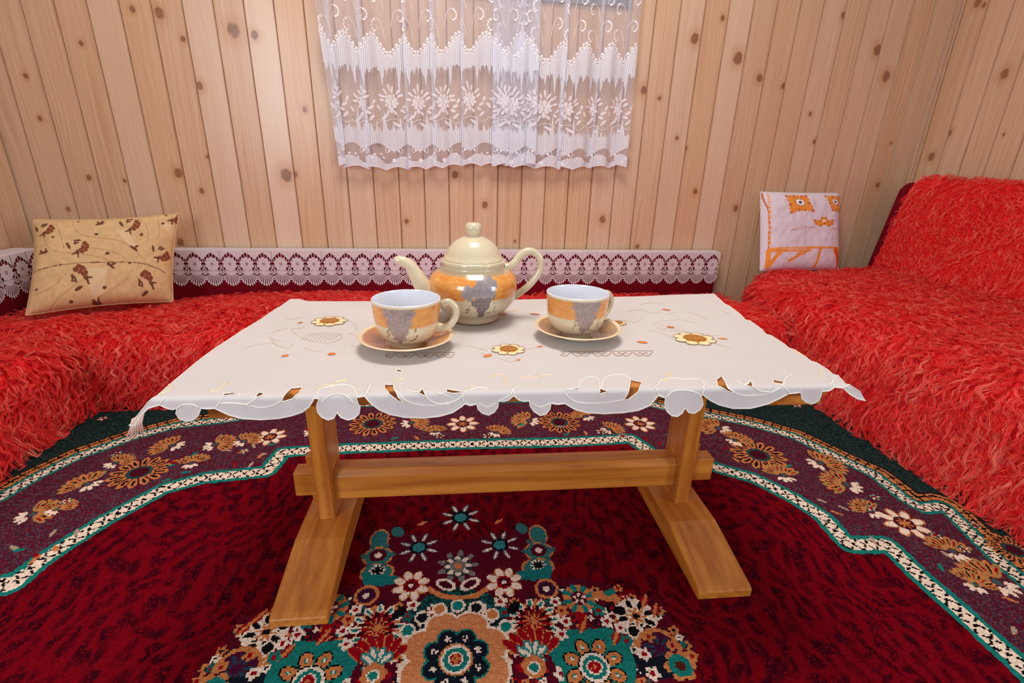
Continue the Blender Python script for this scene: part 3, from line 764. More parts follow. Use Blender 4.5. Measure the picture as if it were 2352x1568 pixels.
def stitch(mb, px, r, n=5, smoothn=0, closed=False, lift=.0004):
    P = [np.array(p, float) for p in px]
    if smoothn: P = smooth_path(P, smoothn, closed)
    elif closed: P = P+[P[0]]
    Q = dens([CL(*p) for p in P], .004, False)+[CL(*P[-1])]
    mb.tube([cloth3d(q[0], q[1], lift) for q in Q], r, n)
hem = MB()
stitch(hem, front, .0009)
for h in holes: stitch(hem, h, .0008, closed=True)
stitch(hem, right, .0006); stitch(hem, left+[(302,972)], .0006)
hem.build('hem_cord', M_CORD, cloth, True, cb)
arcs = MB()
# outlines of the petals and crescents worked on the hem
for q in ([(733,917),(728,905),(736,893),(755,888),(785,884),(810,888),(818,905),(817,914)], [(740,925),(750,914),(775,906),(800,914),(812,925)],
          [(836,911),(846,897),(852,880)], [(905,893),(930,919),(960,929),(1000,930),(1040,922),(1062,911)],[(932,893),(945,899),(960,901),(970,894)],[(972,895),(980,912),(1000,925),(1035,927)],[(1002,902),(1012,907),(1022,902)],
          [(1064,923),(1066,905),(1080,894),(1105,890),(1120,893)],[(1145,921),(1158,915),(1175,905),(1178,892)],[(1180,909),(1182,895),(1195,885)],
          [(1100,925),(1120,934),(1140,925)],[(1222,925),(1240,934),(1262,925)],
          [(1299,905),(1320,921),(1360,926),(1400,924),(1433,918)],[(1330,890),(1336,874),(1352,866),(1372,870),(1380,892)],[(1385,895),(1384,876),(1400,864),(1430,862),(1447,872)],
          [(1512,908),(1510,893),(1516,876),(1540,869),(1575,872),(1608,872),(1620,890),(1613,907)],[(1530,912),(1545,900),(1571,897),(1600,902),(1612,912)],
          [(1663,875),(1690,903),(1725,908),(1765,903),(1798,890)],[(1690,874),(1705,883),(1718,882),(1724,872)],[(1735,890),(1745,898),(1770,900)],
          [(1800,886),(1803,870),(1820,861)],[(1812,902),(1800,885)],[(1919,890),(1912,875),(1925,862)],[(1921,889),(1940,890),(1958,884)],
          [(366,930),(374,916),(378,912)],[(406,938),(420,930),(440,929),(458,936)],[(494,936),(505,925),(508,914)],[(506,926),(540,926),(568,928),(588,915)],[(565,929),(600,936),(630,930),(645,922)],
          [(545,905),(560,908),(575,904)]):
    stitch(arcs, q, .0008, smoothn=4)
arcs.build('petal_outline_stitch', M_CORD, cloth, True, cb)['kind'] = 'stuff'
goldl = MB()
for q in ([(728,892),(748,884),(765,885),(772,878),(800,873)],[(905,880),(915,873),(930,871)],[(1068,900),(1078,890),(1093,887)],[(1123,869),(1140,861),(1160,866),(1163,878),(1155,885)],
          [(1195,870),(1215,864),(1235,868),(1245,862),(1268,862)],[(1516,872),(1535,875),(1533,862),(1545,856)],[(1532,858),(1540,868)],[(388,884),(395,890),(386,898),(370,903)],[(512,877),(517,884),(500,896),(482,899)],[(1880,848),(1886,856),(1884,866)],
          [(1820,802),(1833,812),(1848,818)],[(1619,690),(1624,696),(1640,700)],[(1130,728),(1160,716),(1185,714)]):
    stitch(goldl, q, .0009, smoothn=4)
goldl.build('gold_scroll_stitch', M_PALE, cloth, True, cb)['kind'] = 'stuff'
tan = MB()
for x0, x1, y0 in ((1288, 1500, 812), (885, 1045, 816)):
    n = 9 if x0 > 1000 else 7
    stitch(tan, [(x0, y0-4), (x1, y0-5)], .0004)
    for k in range(n):
        xx = x0+(x1-x0)*(k+.5)/n; wv = (x1-x0)/n*.45; sg = 1 if k % 2 else -1
        stitch(tan, [(xx-wv*sg, y0-2), (xx, y0+6), (xx+wv*sg, y0+4), (xx+wv*.6*sg, y0-1), (xx+wv*.1*sg, y0+1)], .0004, smoothn=4)
tan.build('brown_scroll_stitch', M_BROWN, cloth, True, cb)['kind'] = 'stuff'
def frond(mb, pxs, r=.00035):
    for q in pxs: stitch(mb, q, r, 4, 4)
pal = MB()
frond(pal, [[(618,768),(640,760),(660,756)],[(620,775),(630,790),(660,800),(672,790)],[(670,760),(690,775),(720,785),(760,788),(785,776),(778,768)],[(655,735),(675,733),(690,730)],[(668,755),(684,755),(700,752)],
            [(800,765),(825,775),(845,782)],[(805,794),(830,800),(845,802)],[(700,800),(720,806),(740,808)],[(650,820),(640,828)],[(625,780),(650,785)],
            [(1440,716),(1470,712),(1500,720),(1520,716)],[(1430,735),(1460,740),(1475,732)],[(1500,742),(1520,738),(1560,735),(1600,742)],[(1490,760),(1520,766),(1540,775)],[(1620,770),(1650,772)],[(1640,790),(1680,800)],
            [(1660,715),(1680,722)],[(1470,700),(1500,696),(1530,700)],[(1070,794),(1100,800),(1118,806)],[(1105,812),(1118,816)],[(1200,806),(1225,800),(1240,797)],[(1150,825),(1170,832),(1190,828)],
            [(1530,724),(1560,716),(1600,722),(1625,735)],[(1120,770),(1150,762)],[(820,760),(812,742),(800,738)],[(560,800),(600,790),(640,788)]])
for k in range(9):
    a = 690+k*9; frond(pal, [[(a, 786-abs(k-4)*.8), (a+10, 774), (a+24, 764+abs(k-4)*.5)]], .0003)
for k in range(8):
    a = 1500+k*9; frond(pal, [[(a, 742+k), (a+8, 752+k), (a+18, 760+k)]], .0003)
pal.build('pale_sprig_stitch', M_TAN, cloth, True, cb)['kind'] = 'stuff'
def leafpoly(mb, c, a, bq, ang, h, n=10, z0=.0013):
    """raised satin-stitch petal or leaf lying on the cloth (metres, cloth plane)"""
    vs = [(c[0], c[1], TZ+.0016+h)]; ca, sa = math.cos(ang), math.sin(ang)
    for k in range(n):
        t = 2*math.pi*k/n; x, y = a*math.cos(t), bq*math.sin(t)
        vs.append((c[0]+x*ca-y*sa, c[1]+x*sa+y*ca, TZ+z0))
    mb.add(vs, [(0, k+1, (k+1) % n+1) for k in range(n)])
def goldflower(px, py, rx, ry):
    c = atz(px, py, TZ); s = sc2 = np.linalg.norm(atz(px+5, py, TZ)-atz(px-5, py, TZ))/10; a = rx*s
    tp = MB()
    for k in range(8):
        t = k*math.pi/4+.2; leafpoly(tp, (c[0]+a*.68*math.cos(t), c[1]+a*.62*math.sin(t)), a*.34, a*.27, t, .0012)
    f = tp.build('embroidered_flower', M_PALE, cloth, True, cb)
    g = MB()
    for k in range(10):
        t = k*math.pi/5; leafpoly(g, (c[0]+a*.42*math.cos(t), c[1]+a*.40*math.sin(t)), a*.28, a*.18, t, .0022)
    g.build('gold_petals', M_GOLD, f, True)
    h = MB(); leafpoly(h, c, a*.52, a*.46, 0, .0042, 18, .0034); h.build('amber_centre', M_AMBER, f, True)
    e = MB()
    for k in range(8):
        t = k*math.pi/4+.2; cc = (c[0]+a*.68*math.cos(t), c[1]+a*.62*math.sin(t))
        e.tube([(cc[0]+a*.35*math.cos(t+q)*1.0, cc[1]+a*.30*math.sin(t+q), TZ+.0016) for q in np.linspace(-1.4, 1.4, 8)], .0004, 4)
    e.build('outline_stitch', M_BROWN, f, True)
    for ch in f.children:
        ch.data.transform(Matrix.Translation(-Vector(cb)))
for q in ((757,739,40,14),(1168,804,38,16),(1595,779,46,18),(1420,743,18,8)): goldflower(*q)
og = MB()
for px, py, a, bq, t in ((1475,787,12,5,-.4),(762,814,9,6,.4),(1120,818,12,5,.7),(1540,752,8,4,-.5),(1228,722,12,3,-.3),(1155,722,8,6,.3),(655,818,8,5,.5),(1530,712,10,3,-.6),(690,742,6,3,.8),(1240,797,7,3,.2),(1190,828,6,3,.4),(865,735,5,4,.4),(1660,779,10,4,-.4)):
    c = atz(px, py, TZ); s = np.linalg.norm(atz(px+5, py, TZ)-atz(px-5, py, TZ))/10
    leafpoly(og, c, a*s, bq*s*1.4, t, .001)
og.build('orange_leaf_stitch', M_ORANGE, cloth, True, cb)['kind'] = 'stuff'
tassel = MB()
for k in range(7):
    x, z = -.372+k*.0035, .405+.004*(k % 3)
    a = cloth3d(*CL(306+k*4, 960-k*2)); tassel.tube([a, (a[0]-.004, a[1]-.002, a[2]-.012), (a[0]-.010+.001*k, a[1]-.003, a[2]-.024-.002*(k % 2))], .0009, 5)
tassel.build('corner_tassel', simple('blush_thread', (226, 190, 176), .8), cloth, True, cb)

# ------------------------------------------------------------------ crockery
ORG, ORG2, GRAPE, CRM = np.array((232, 166, 84)), np.array((212, 128, 58)), np.array((138, 124, 124)), np.array((214, 200, 168))
def lathe_painted(name, prof, n, paint, m, parent, dens_p=1):
    prof = np.array(prof, float); a = np.linspace(0, 2*math.pi, n, endpoint=False)
    Vt = np.stack([prof[:, None, 0]*np.cos(a)[None], prof[:, None, 0]*np.sin(a)[None], np.repeat(prof[:, 1:2], n, 1)], -1).reshape(-1, 3)
    k = len(prof); idx = np.arange(k*n).reshape(k, n); nxt = np.roll(idx, -1, 1)
    Q = np.stack([idx[:-1], nxt[:-1], nxt[1:], idx[1:]], -1).reshape(-1, 4)
    col = paint(np.repeat(a[None], k, 0).ravel(), np.repeat(prof[:, 1:2], n, 1).ravel(), np.repeat(prof[:, 0:1], n, 1).ravel(), np.repeat(np.arange(k)[:, None], n, 1).ravel())
    return fast_mesh(name, Vt, Q, m, parent, True, {'print': ('POINT', 'FLOAT_COLOR', lin(col))})
def prof_smooth(p, n=6): return [(max(q[0], 0), q[1]) for q in smooth_path(p, n)]
def marble(a, z, s=1.0):
    n1 = vnoise(a*9*s, z*420*s, 11); n2 = vnoise(a*23*s, z*900*s, 12)
    t = np.clip(n1*.7+n2*.45-.15, 0, 1)[:, None]
    return ORG*(1-t)+ORG2*t
# teapot: local origin at its foot, +y away from the viewer; front is at angle -90 degrees
pot = thing('teapot', 'cream ceramic teapot with marbled orange shoulder band and grey grape print on tablecloth', 'teapot', (.0505, .853, TZ+.0016), math.radians(4))
body = prof_smooth([(0, .002), (.036, .002), (.0425, .000), (.0455, .003), (.0455, .007), (.047, .012), (.0615, .022), (.0735, .037), (.0783, .056), (.0768, .074), (.0700, .085), (.0590, .093), (.0545, .0955)], 7)
NB = len(body)
body += [(.0545, .0955), (.0535, .099), (.0555, .101), (.0568, .104), (.0566, .107), (.0550, .109), (.0525, .109), (.051, .106), (.050, .100)]
body_d = []
for bi, (p, q) in enumerate(zip(body[:-1], body[1:])):
    if bi == NB-1: n_outer = len(body_d)
    k = max(1, int(math.hypot(q[0]-p[0], q[1]-p[1])/.0016))
    body_d += [(p[0]+(q[0]-p[0])*t/k, p[1]+(q[1]-p[1])*t/k) for t in range(k)]
body_d.append(body[-1])
GFR = math.radians(-90)
def grape(col, X, Zp, s, zc, soft, a):
    """leaf, bunch and tendrils in the print plane: X across, Zp height, s size in metres"""
    P = Paint(X, Zp, (0, 0, 0)); P.c = col
    G2 = np.array((150, 140, 142)); G3 = np.array((112, 98, 98))
    jn = vnoise(X*260+9, Zp*260, 5)
    for (u, v, r) in ((-.62,.40,.20),(-.70,.22,.22),(-.55,.05,.16),(-.30,.30,.24),(-.05,.45,.34),(.22,.55,.34),(.45,.48,.28),(.30,.18,.34),(-.02,.12,.34),(.50,.15,.22),(.10,.78,.24),(.40,.80,.20),(.62,.65,.18)):
        i = (np.hypot(X-u*s, Zp-zc-v*s) < r*s*(.8+.4*jn)); P.c[i] = (G2*(.9+.2*jn[:, None]))[i]
    if soft: return P.c
    for (u, v) in ((-.18,-.12),(0,-.10),(.20,-.12),(.38,-.10),(-.28,-.26),(-.08,-.28),(.12,-.28),(.30,-.28),(-.10,-.45),(.08,-.46),(.24,-.44),(-.04,-.62),(.12,-.62),(.0,-.78),(.10,-.88),(.02,-.95)):
        P.disc((u*s, zc+v*s), .135*s, G3); P.disc((u*s-.03*s, zc+v*s+.03*s), .05*s, np.array((140, 126, 124)))
    P.line(smooth_path([(-.45*s, zc), (-.42*s, zc-.3*s), (-.55*s, zc-.35*s), (-.50*s, zc-.5*s), (-.66*s, zc-.55*s), (-.58*s, zc-.68*s), (-.70*s, zc-.72*s)], 8), .045*s, np.array((96, 80, 76)))
    P.line(smooth_path([(.15*s, zc-.75*s), (.45*s, zc-.78*s), (.66*s, zc-.65*s), (.66*s, zc-.3*s), (.58*s, zc)], 8), .035*s, np.array((110, 92, 82)))
    P.line([(.66*s, zc-.65*s), (.76*s, zc-.80*s)], .035*s, np.array((110, 92, 82)))
    return P.c
def pot_paint(a, z, r, i):
    d = (a-GFR+math.pi) % (2*math.pi)-math.pi
    col = np.empty((len(a), 3)); col[:] = CRM
    outer = (i < n_outer)
    bandz = outer & (z > .052) & (z < .0935)
    mb = marble(a, z); col[bandz] = mb[bandz]
    top = outer & (z >= .089) & (z < .0945); col[top] = np.array((176, 150, 116))
    line = outer & (np.abs(z-.052) < .0009); col[line] = np.array((190, 140, 90))
    f = outer & (np.abs(d) < 1.3) & (z > .012) & (z < .0935)
    sub = col[f]; col[f] = grape(sub, (np.sin(d)*r)[f]-.003, z[f], .036, .056, False, a[f])
    return col
lathe_painted('body', body_d, 200, pot_paint, M_POT, pot)
lid = prof_smooth([(.052, .1085), (.0528, .110), (.0515, .1125), (.0485, .117), (.0430, .128), (.034, .138), (.022, .1455), (.0125, .149), (.0100, .151)], 6)
lido = MB().lathe([(.048, .104), (.050, .1085)]+lid, 0, 0, 64).build('lid', M_CREAM, pot, True)
MB().lathe(prof_smooth([(.0100, .149), (.0116, .1515), (.0138, .156), (.0147, .161), (.0138, .1665), (.0096, .1708), (.0001, .1722)], 6), 0, 0, 40).build('knob', M_CREAM, lido, True)
sp = smooth_path([(-.058, 0, .040), (-.078, 0, .049), (-.092, 0, .066), (-.103, 0, .086), (-.112, 0, .100), (-.127, 0, .1075), (-.136, 0, .107)], 6)
sr = np.interp(np.linspace(0, 1, len(sp)), [0, .2, .45, .7, .85, 1], [.024, .0205, .0155, .0112, .0095, .0062])
MB().tube(sp, list(sr), 20, True, 0.85).build('spout', M_CREAM, pot, True)
hd = smooth_path([(.058, 0, .090), (.072, 0, .098), (.084, 0, .113), (.098, 0, .1215), (.114, 0, .117), (.1235, 0, .102), (.120, 0, .082), (.106, 0, .062), (.088, 0, .047), (.070, 0, .036)], 7)
hr = np.interp(np.linspace(0, 1, len(hd)), [0, .08, .3, .6, .9, 1], [.010, .0078, .0068, .0065, .0062, .0075])
MB().tube(hd, list(hr), 16, True).build('handle', M_CREAM, pot, True)

def make_cup(label, loc, rz, soff, handle_a):
    t = thing('teacup', label, 'cup', loc, 0, 'teacups on the tablecloth')
    outp = prof_smooth([(.0, .0035), (.020, .003), (.0245, .0), (.0262, .0018), (.0290, .005), (.0385, .0125), (.0450, .0235), (.0482, .038), (.0500, .054), (.0508, .0685)], 7)
    d = []
    for p, q in zip(outp[:-1], outp[1:]):
        k = max(1, int(math.hypot(q[0]-p[0], q[1]-p[1])/.0015)); d += [(p[0]+(q[0]-p[0])*s/k, p[1]+(q[1]-p[1])*s/k) for s in range(k)]
    d += [(.0509, .0690), (.0507, .0702)]
    def pt_(a, z, r, i):
        dd = (a-GFR-soff+math.pi) % (2*math.pi)-math.pi; col = np.empty((len(a), 3)); col[:] = CRM
        bz = (z > .036) & (z < .0665); mb = marble(a+2, z); col[bz] = mb[bz]
        f = (np.abs(dd) < 1.2) & (z > .008) & (z < .0668); X = np.sin(dd)*r
        sub = col[f]; P = Paint(X[f], z[f], (0, 0, 0)); P.c = sub; jn = vnoise(P.X*300, P.Y*300, 8)
        hw = np.interp(P.Y, [.012, .020, .030, .042, .056, .068], [.001, .008, .012, .016, .022, .026])*(.8+.4*jn)
        k = np.abs(P.X+.003) < hw; P.c[k] = (np.array((160, 138, 132))*(.88+.24*vnoise(P.X*500, P.Y*500, 6))[:, None])[k]
        P.line(smooth_path([(.004, .019), (.014, .017), (.020, .022), (.020, .036)], 6), .0014, np.array((120, 96, 72)))
        P.line(smooth_path([(-.018, .036), (-.021, .030), (-.017, .028), (-.021, .022)], 6), .0014, np.array((130, 104, 76)))
        col[f] = P.c
        rimz = z > .0675; col[rimz] = np.array((238, 222, 196)); return col
    lathe_painted('bowl', d, 140, pt_, M_POT, t)
    inn = prof_smooth([(.0507, .0702), (.0500, .0704), (.0488, .0690), (.0470, .050), (.043, .032), (.034, .016), (.020, .008), (.0001, .007)], 6)
    MB().lathe(inn, 0, 0, 64).build('glazed_inside', M_WHITEGLAZE, t, True)
    ca, sa = math.cos(handle_a), math.sin(handle_a)
    hp = smooth_path([(.0525, .0585), (.0560, .060), (.064, .061), (.0735, .052), (.0735, .038), (.065, .025), (.053, .0185), (.040, .0185)], 6)
    MB().tube([(p[0]*ca, p[0]*sa, p[1]) for p in hp], list(np.interp(np.linspace(0, 1, len(hp)), [0, .15, .6, 1], [.0046, .0049, .0047, .0056])), 14, True, 1.15).build('handle', M_CREAM, t, True)
    return t
def make_saucer(label, loc, soff, c1, c2):
    pr = [(0, .004), (.022, .004), (.026, .0), (.030, .001), (.034, .005), (.054, .012), (.0705, .0185), (.0712, .0195), (.0705, .0205)]
    pr = prof_smooth(pr, 4)+prof_smooth([(.0705, .0205), (.0685, .0202), (.055, .0145), (.036, .008), (.030, .0062), (.0001, .006)], 10)
    n0 = len(pr)
    def pt_(a, z, r, i):
        col = np.empty((len(a), 3)); col[:] = CRM; up = i > n0-62
        t = vnoise(np.cos(a+soff)*3+r*60, np.sin(a+soff)*3, 21)[:, None]; mm = c1*(1-t)+c2*t
        k = up & (r < .0645) & (r > .026); col[k] = mm[k]
        k = (i > 20) & (r > .0665); col[k] = np.array((238, 212, 172)); return col
    o = lathe_painted('saucer', pr, 96, pt_, M_POT, None); o.location = loc
    return tag(o, label, 'saucer', 'saucers on the tablecloth')
SZ = TZ+.0016
make_saucer('cream saucer with orange marbled well under the cup beside the teapot spout', (-.060, .713, SZ), 1.0, np.array((222, 140, 66)), np.array((186, 128, 88)))
make_saucer('cream saucer with brownish well under the cup at the teapot handle side', (.217, .741, SZ), 3.2, np.array((190, 140, 90)), np.array((166, 132, 108)))
make_cup('cream cup with grape print and orange band in front of the teapot spout', (-.058, .713, SZ+.0062), 0, -.12, math.radians(6))
make_cup('cream cup with grape print on the side of the teapot handle', (.213, .741, SZ+.0062), 0, .12, math.radians(24))

# ------------------------------------------------------------------ sofas
def soft_box(name, x0, x1, y0, y1, z0, z1, m, parent, r=.03, base=None):
    return MB().box(x0, x1, y0, y1, z0, z1).build(name, m, parent, True, base, bevel=r)
sb = thing('bench_sofa', 'low maroon upholstered bench sofa along the plank wall behind the table', 'sofa', (-.1, 1.75, 0))
soft_box('seat_base', -1.40, 1.19, 1.46, 2.02, .0, .170, M_MAROON, sb, .03, (-.1, 1.75, 0))
soft_box('backrest', -1.42, 1.20, 1.987, 2.044, .171, .376, M_MAROON, sb, .012, (-.1, 1.75, 0))
sl = thing('side_sofa', 'low maroon bench sofa along the side wall, next to the beige cushion', 'sofa', (-1.25, .6, 0))
soft_box('seat_base', -1.50, -1.07, -.3, 1.45, .0, .186, M_MAROON, sl, .03, (-1.25, .6, 0))
soft_box('backrest', -1.512, -1.430, -.3, 1.97, .187, .388, M_MAROON, sl, .03, (-1.25, .6, 0))
sr_ = thing('sofa_bed', 'maroon sofa bed with upright back under the red shaggy throws', 'sofa', (1.65, .8, 0))
soft_box('seat_base', 1.275, 1.93, -.3, 1.80, .0, .28, M_MAROON, sr_, .04, (1.65, .8, 0))
MB().prism([(1.895, .281), (2.06, .281), (2.085, .66), (2.065, .69), (1.985, .69), (1.955, .66)], -.3, 1.955, 'y').build('backrest', M_MAROON, sr_, True, (1.65, .8, 0), bevel=.02)

# ------------------------------------------------------------------ shaggy throws
def grid_surface(rows):
    """rows: (n,m,3) array -> verts, quads, normals"""
    A = np.asarray(rows, float); n, mm = A.shape[:2]; idx = np.arange(n*mm).reshape(n, mm)
    Q = np.stack([idx[:-1, :-1], idx[:-1, 1:], idx[1:, 1:], idx[1:, :-1]], -1).reshape(-1, 4)
    du = np.gradient(A, axis=1); dv = np.gradient(A, axis=0); Nn = np.cross(du, dv); Nn /= np.linalg.norm(Nn, axis=2, keepdims=True)+1e-9
    return A, Q, Nn
def smooth_vec(P, seed, f):
    return np.stack([vnoise(P[:, 0]*f+11*k, P[:, 1]*f+P[:, 2]*f*1.3+5*k, seed+k)-.5 for k in range(3)], -1)*2
def fur(parent, A, Nn, density, comb, L0, base, seed, width=.0028, lift=.5, clump=.02, wav=.012, fade=None):
    """locks of pile grown over the grid A; comb(P)->direction the pile lies in"""
    r = np.random.default_rng(seed); n, mm = A.shape[:2]
    e1 = A[:-1, 1:]-A[:-1, :-1]; e2 = A[1:, :-1]-A[:-1, :-1]; ar = np.linalg.norm(np.cross(e1, e2), axis=2).ravel()
    if fade is not None: ar = ar*fade((A[:-1, :-1]+A[1:, 1:]).reshape(-1, 3)/2)
    cnt = int(ar.sum()*density); cell = r.choice(len(ar), cnt, p=ar/ar.sum())
    i, j = np.divmod(cell, mm-1); u, v = r.random(cnt), r.random(cnt)
    def bil(G): return (G[i, j]*((1-u)*(1-v))[:, None]+G[i, j+1]*(u*(1-v))[:, None]+G[i+1, j]*((1-u)*v)[:, None]+G[i+1, j+1]*(u*v)[:, None])
    P = bil(A); Nm = bil(Nn); Nm /= np.linalg.norm(Nm, axis=1, keepdims=True)
    nc = max(10, int(ar.sum()/(clump*clump))); ci = r.choice(cnt, min(nc, cnt), replace=False)
    kd = kdtree.KDTree(len(ci))
    for k, q in enumerate(ci): kd.insert(P[q], k)
    kd.balance(); own = np.array([kd.find(p)[1] for p in P])
    steps = 7; s = np.linspace(0, 1, steps)
    # guides
    CP, CN = P[ci], Nm[ci]; g = len(ci)
    d = comb(CP)+smooth_vec(CP, seed+3, 8)*.75+smooth_vec(CP, seed+9, 30)*.55+r.normal(0, .13, (g, 3))
    d = d-CN*(d*CN).sum(1, keepdims=True); d /= np.linalg.norm(d, axis=1, keepdims=True)+1e-9
    sd = np.cross(CN, d); Lc = L0*(.7+.6*r.random(g)); ph = r.random(g)*6.28; fq = 7+5*r.random(g); wa = wav*(.5+1.4*r.random(g))
    up = lift*(.5+.9*r.random(g))
    def path(Lc, ph, fq, wa, up, d, sd, Nn_):
        out = []
        for t in s:
            h = up*(math.sin(min(t*1.25, 1)*math.pi*.62))*.55
            out.append(d*(Lc*t)[:, None]+Nn_*(Lc*h)[:, None]+sd*(wa*t*np.sin(ph+fq*t))[:, None]+Nn_*(wa*.5*t*np.cos(ph*1.7+fq*t))[:, None])
        return np.stack(out, 1)
    GP = path(Lc, ph, fq, wa, up, d, sd, CN)
    off = P-CP[own]
    cl = .86*s**.7
    pos = GP[own]+CP[own][:, None]+off[:, None]*(1-cl)[None, :, None]
    own_w = r.normal(0, 1, (cnt, 3)); ph2 = r.random(cnt)*6.28
    pos += own_w[:, None]*(.0018*s**1.3)[None, :, None]+(sd[own])[:, None]*(.0022*np.sin(ph2[:, None]+s[None]*9)*s[None])[..., None]
    pos[..., 2] = np.maximum(pos[..., 2], .002)
    tang = np.gradient(pos, axis=1); tang /= np.linalg.norm(tang, axis=2, keepdims=True)+1e-9
    nref = Nm+r.normal(0, .45, (cnt, 3))
    side = np.cross(tang, nref[:, None]); side /= np.linalg.norm(side, axis=2, keepdims=True)+1e-9
    wd = width*(.7+.6*r.random(cnt))[:, None]*(1-.78*s**1.4)[None]
    Lf = pos-side*wd[..., None]*.5; Rt = pos+side*wd[..., None]*.5
    Vt = np.stack([Lf, Rt], 2).reshape(-1, 3)
    b0 = (np.arange(cnt)*steps*2)[:, None]+np.arange(steps-1)[None]*2
    Q = np.stack([b0, b0+1, b0+3, b0+2], -1).reshape(-1, 4)
    tone = np.clip(.40+.20*r.normal(0, 1, cnt)+.26*r.normal(0, 1, g)[own], 0, 1)[:, None]+np.zeros(steps)[None]  # random hair tone; salmon highlights of the locks are put into it
    tone = np.repeat(np.clip(tone+(s**2*.14)[None], 0, 1)[..., None], 2, 2).ravel()
    o = fast_mesh('pile', Vt-np.asarray(base), Q, M_FUR, parent, True, {'tone': ('POINT', 'FLOAT', tone)})
    o['kind'] = 'stuff'
    return o
def section(path, ys, fn):
    """sweep a 2D profile along a direction"""
    return np.array([[fn(p, y) for y in ys] for p in path])
def arcpath(pts, step): 
    P = smooth_path(pts, 10); P = np.array(P); d = np.r_[0, np.cumsum(np.linalg.norm(np.diff(P, axis=0), axis=1))]
    t = np.linspace(0, d[-1], int(d[-1]/step)+1); return np.stack([np.interp(t, d, P[:, k]) for k in range(P.shape[1])], 1)
def pelt(parent, A, Q, base):
    V0 = A.reshape(-1, 3)-np.asarray(base); return fast_mesh('pelt', V0, Q, M_PELT, parent, True)
def bumps(A, amp, seed, f=7):
    A = A.copy(); A[..., 2] += amp*(vnoise(A[..., 0]*f, A[..., 1]*f, seed)-.5)*2*(A[..., 2] > .1); return A

# right seat throw: (distance from the wall side, z) profile swept along y, rounded far corner
yr = np.linspace(-.05, 1.935, 90)
prof = arcpath([(1.935, .325), (1.75, .318), (1.5, .314), (1.33, .306), (1.26, .285), (1.225, .235), (1.208, .12), (1.200, .02)], .025)
def fr(p, y):
    x, z = p; k = max(0, (y-1.62)/.31)              # plan corner rounds off towards the wall
    sh = .20*(1-math.sqrt(max(0, 1-min(k, 1)**2)))
    tt = np.clip((1.93-x)/.73, 0, 1)
    return (x+sh*tt, y-.0*tt, z-.05*max(0, k-.75)*4*.4)
A, Q, Nn = grid_surface(bumps(section(prof, yr, fr), .008, 4))
if Nn[0, 0, 2] < 0: Nn = -Nn
tb = (1.6, .9, .3)
th = thing('shaggy_throw', 'long-haired red throw covering the seat of the sofa bed', 'throw', tb, 0, 'red shaggy throws')
pelt(th, A, Q, tb)
def comb_r(P):
    d = np.zeros_like(P); front_ = np.clip((1.36-P[:, 0])/.12, 0, 1)
    d[:, 0] = -.75*(1-front_)-.25*front_; d[:, 1] = -.45*(1-front_)-.2*front_; d[:, 2] = -1.4*front_; return d
near_fade = lambda P: np.where(P[:, 1] < .38, .10, np.where(P[:, 1] < 1.1, 1.2, .85))
fur(th, A, Nn, 44000, comb_r, .054, tb, 31, .0017, .48, .0125, .0075, near_fade)
# right back throw
yb = np.linspace(-.05, 1.905, 80)
prof = arcpath([(1.90, .330), (1.925, .45), (1.948, .60), (1.966, .675), (2.0, .705), (2.05, .705)], .025)
A, Q, Nn = grid_surface(section(prof, yb, lambda p, y: (p[0]-.010+.004*math.sin(y*9), y-.05*max(0, (y-1.7)/.2)*(p[1]-.33), p[1]+.006*math.sin(y*6+1))))
if Nn[2, 5, 0] > 0: Nn = -Nn
tb = (1.95, .9, .34)
th = thing('shaggy_throw', 'long-haired red throw hanging over the upright back of the sofa bed', 'throw', tb, 0, 'red shaggy throws')
pelt(th, A, Q, tb)
fur(th, A, Nn, 44000, lambda P: np.stack([-.15+0*P[:, 0], -.35+0*P[:, 0], np.where(P[:, 2] > .69, -.2, -1.0)], -1), .030, tb, 37, .0017, .75, .010, .005, lambda P: np.where(P[:, 1] < .6, .1, 1.0))
# back bench throw
xs = np.linspace(-1.40, 1.18, 120)
prof = arcpath([(1.980, .186), (1.85, .198), (1.72, .212), (1.6, .220), (1.50, .216), (1.455, .188), (1.435, .11), (1.428, .018)], .022)
def fb(p, x):
    y, z = p; hump = .022*math.exp(-((x+.45)/.35)**2)*np.clip((y-1.5)/.2, 0, 1)
    droop = -.012*np.clip((-x-.8)/.3, 0, 1)*np.clip((y-1.5)/.2, 0, 1)
    return (x, y, z+hump+droop)
A, Q, Nn = grid_surface(bumps(section(prof, xs, fb), .007, 8))
if Nn[0, 0, 2] < 0: Nn = -Nn
tb = (0, 1.6, .23)
th = thing('shaggy_throw', 'long-haired red throw on the bench sofa under the lace-trimmed backrest', 'throw', tb, 0, 'red shaggy throws')
pelt(th, A, Q, tb)
def comb_b(P):
    f = np.clip((1.53-P[:, 1])/.06, 0, 1); d = np.zeros_like(P); d[:, 0] = .55*(1-f)+.1*f; d[:, 1] = -.8*(1-f)-.2*f; d[:, 2] = -1.2*f; return d
fur(th, A, Nn, 42000, comb_b, .048, tb, 41, .0018, .5, .0125, .0075, lambda P: np.where(P[:, 0] > -.25, np.where(P[:, 1] > 1.85, .7, np.where(P[:, 0] > .55, .6, .16)), 1.1))
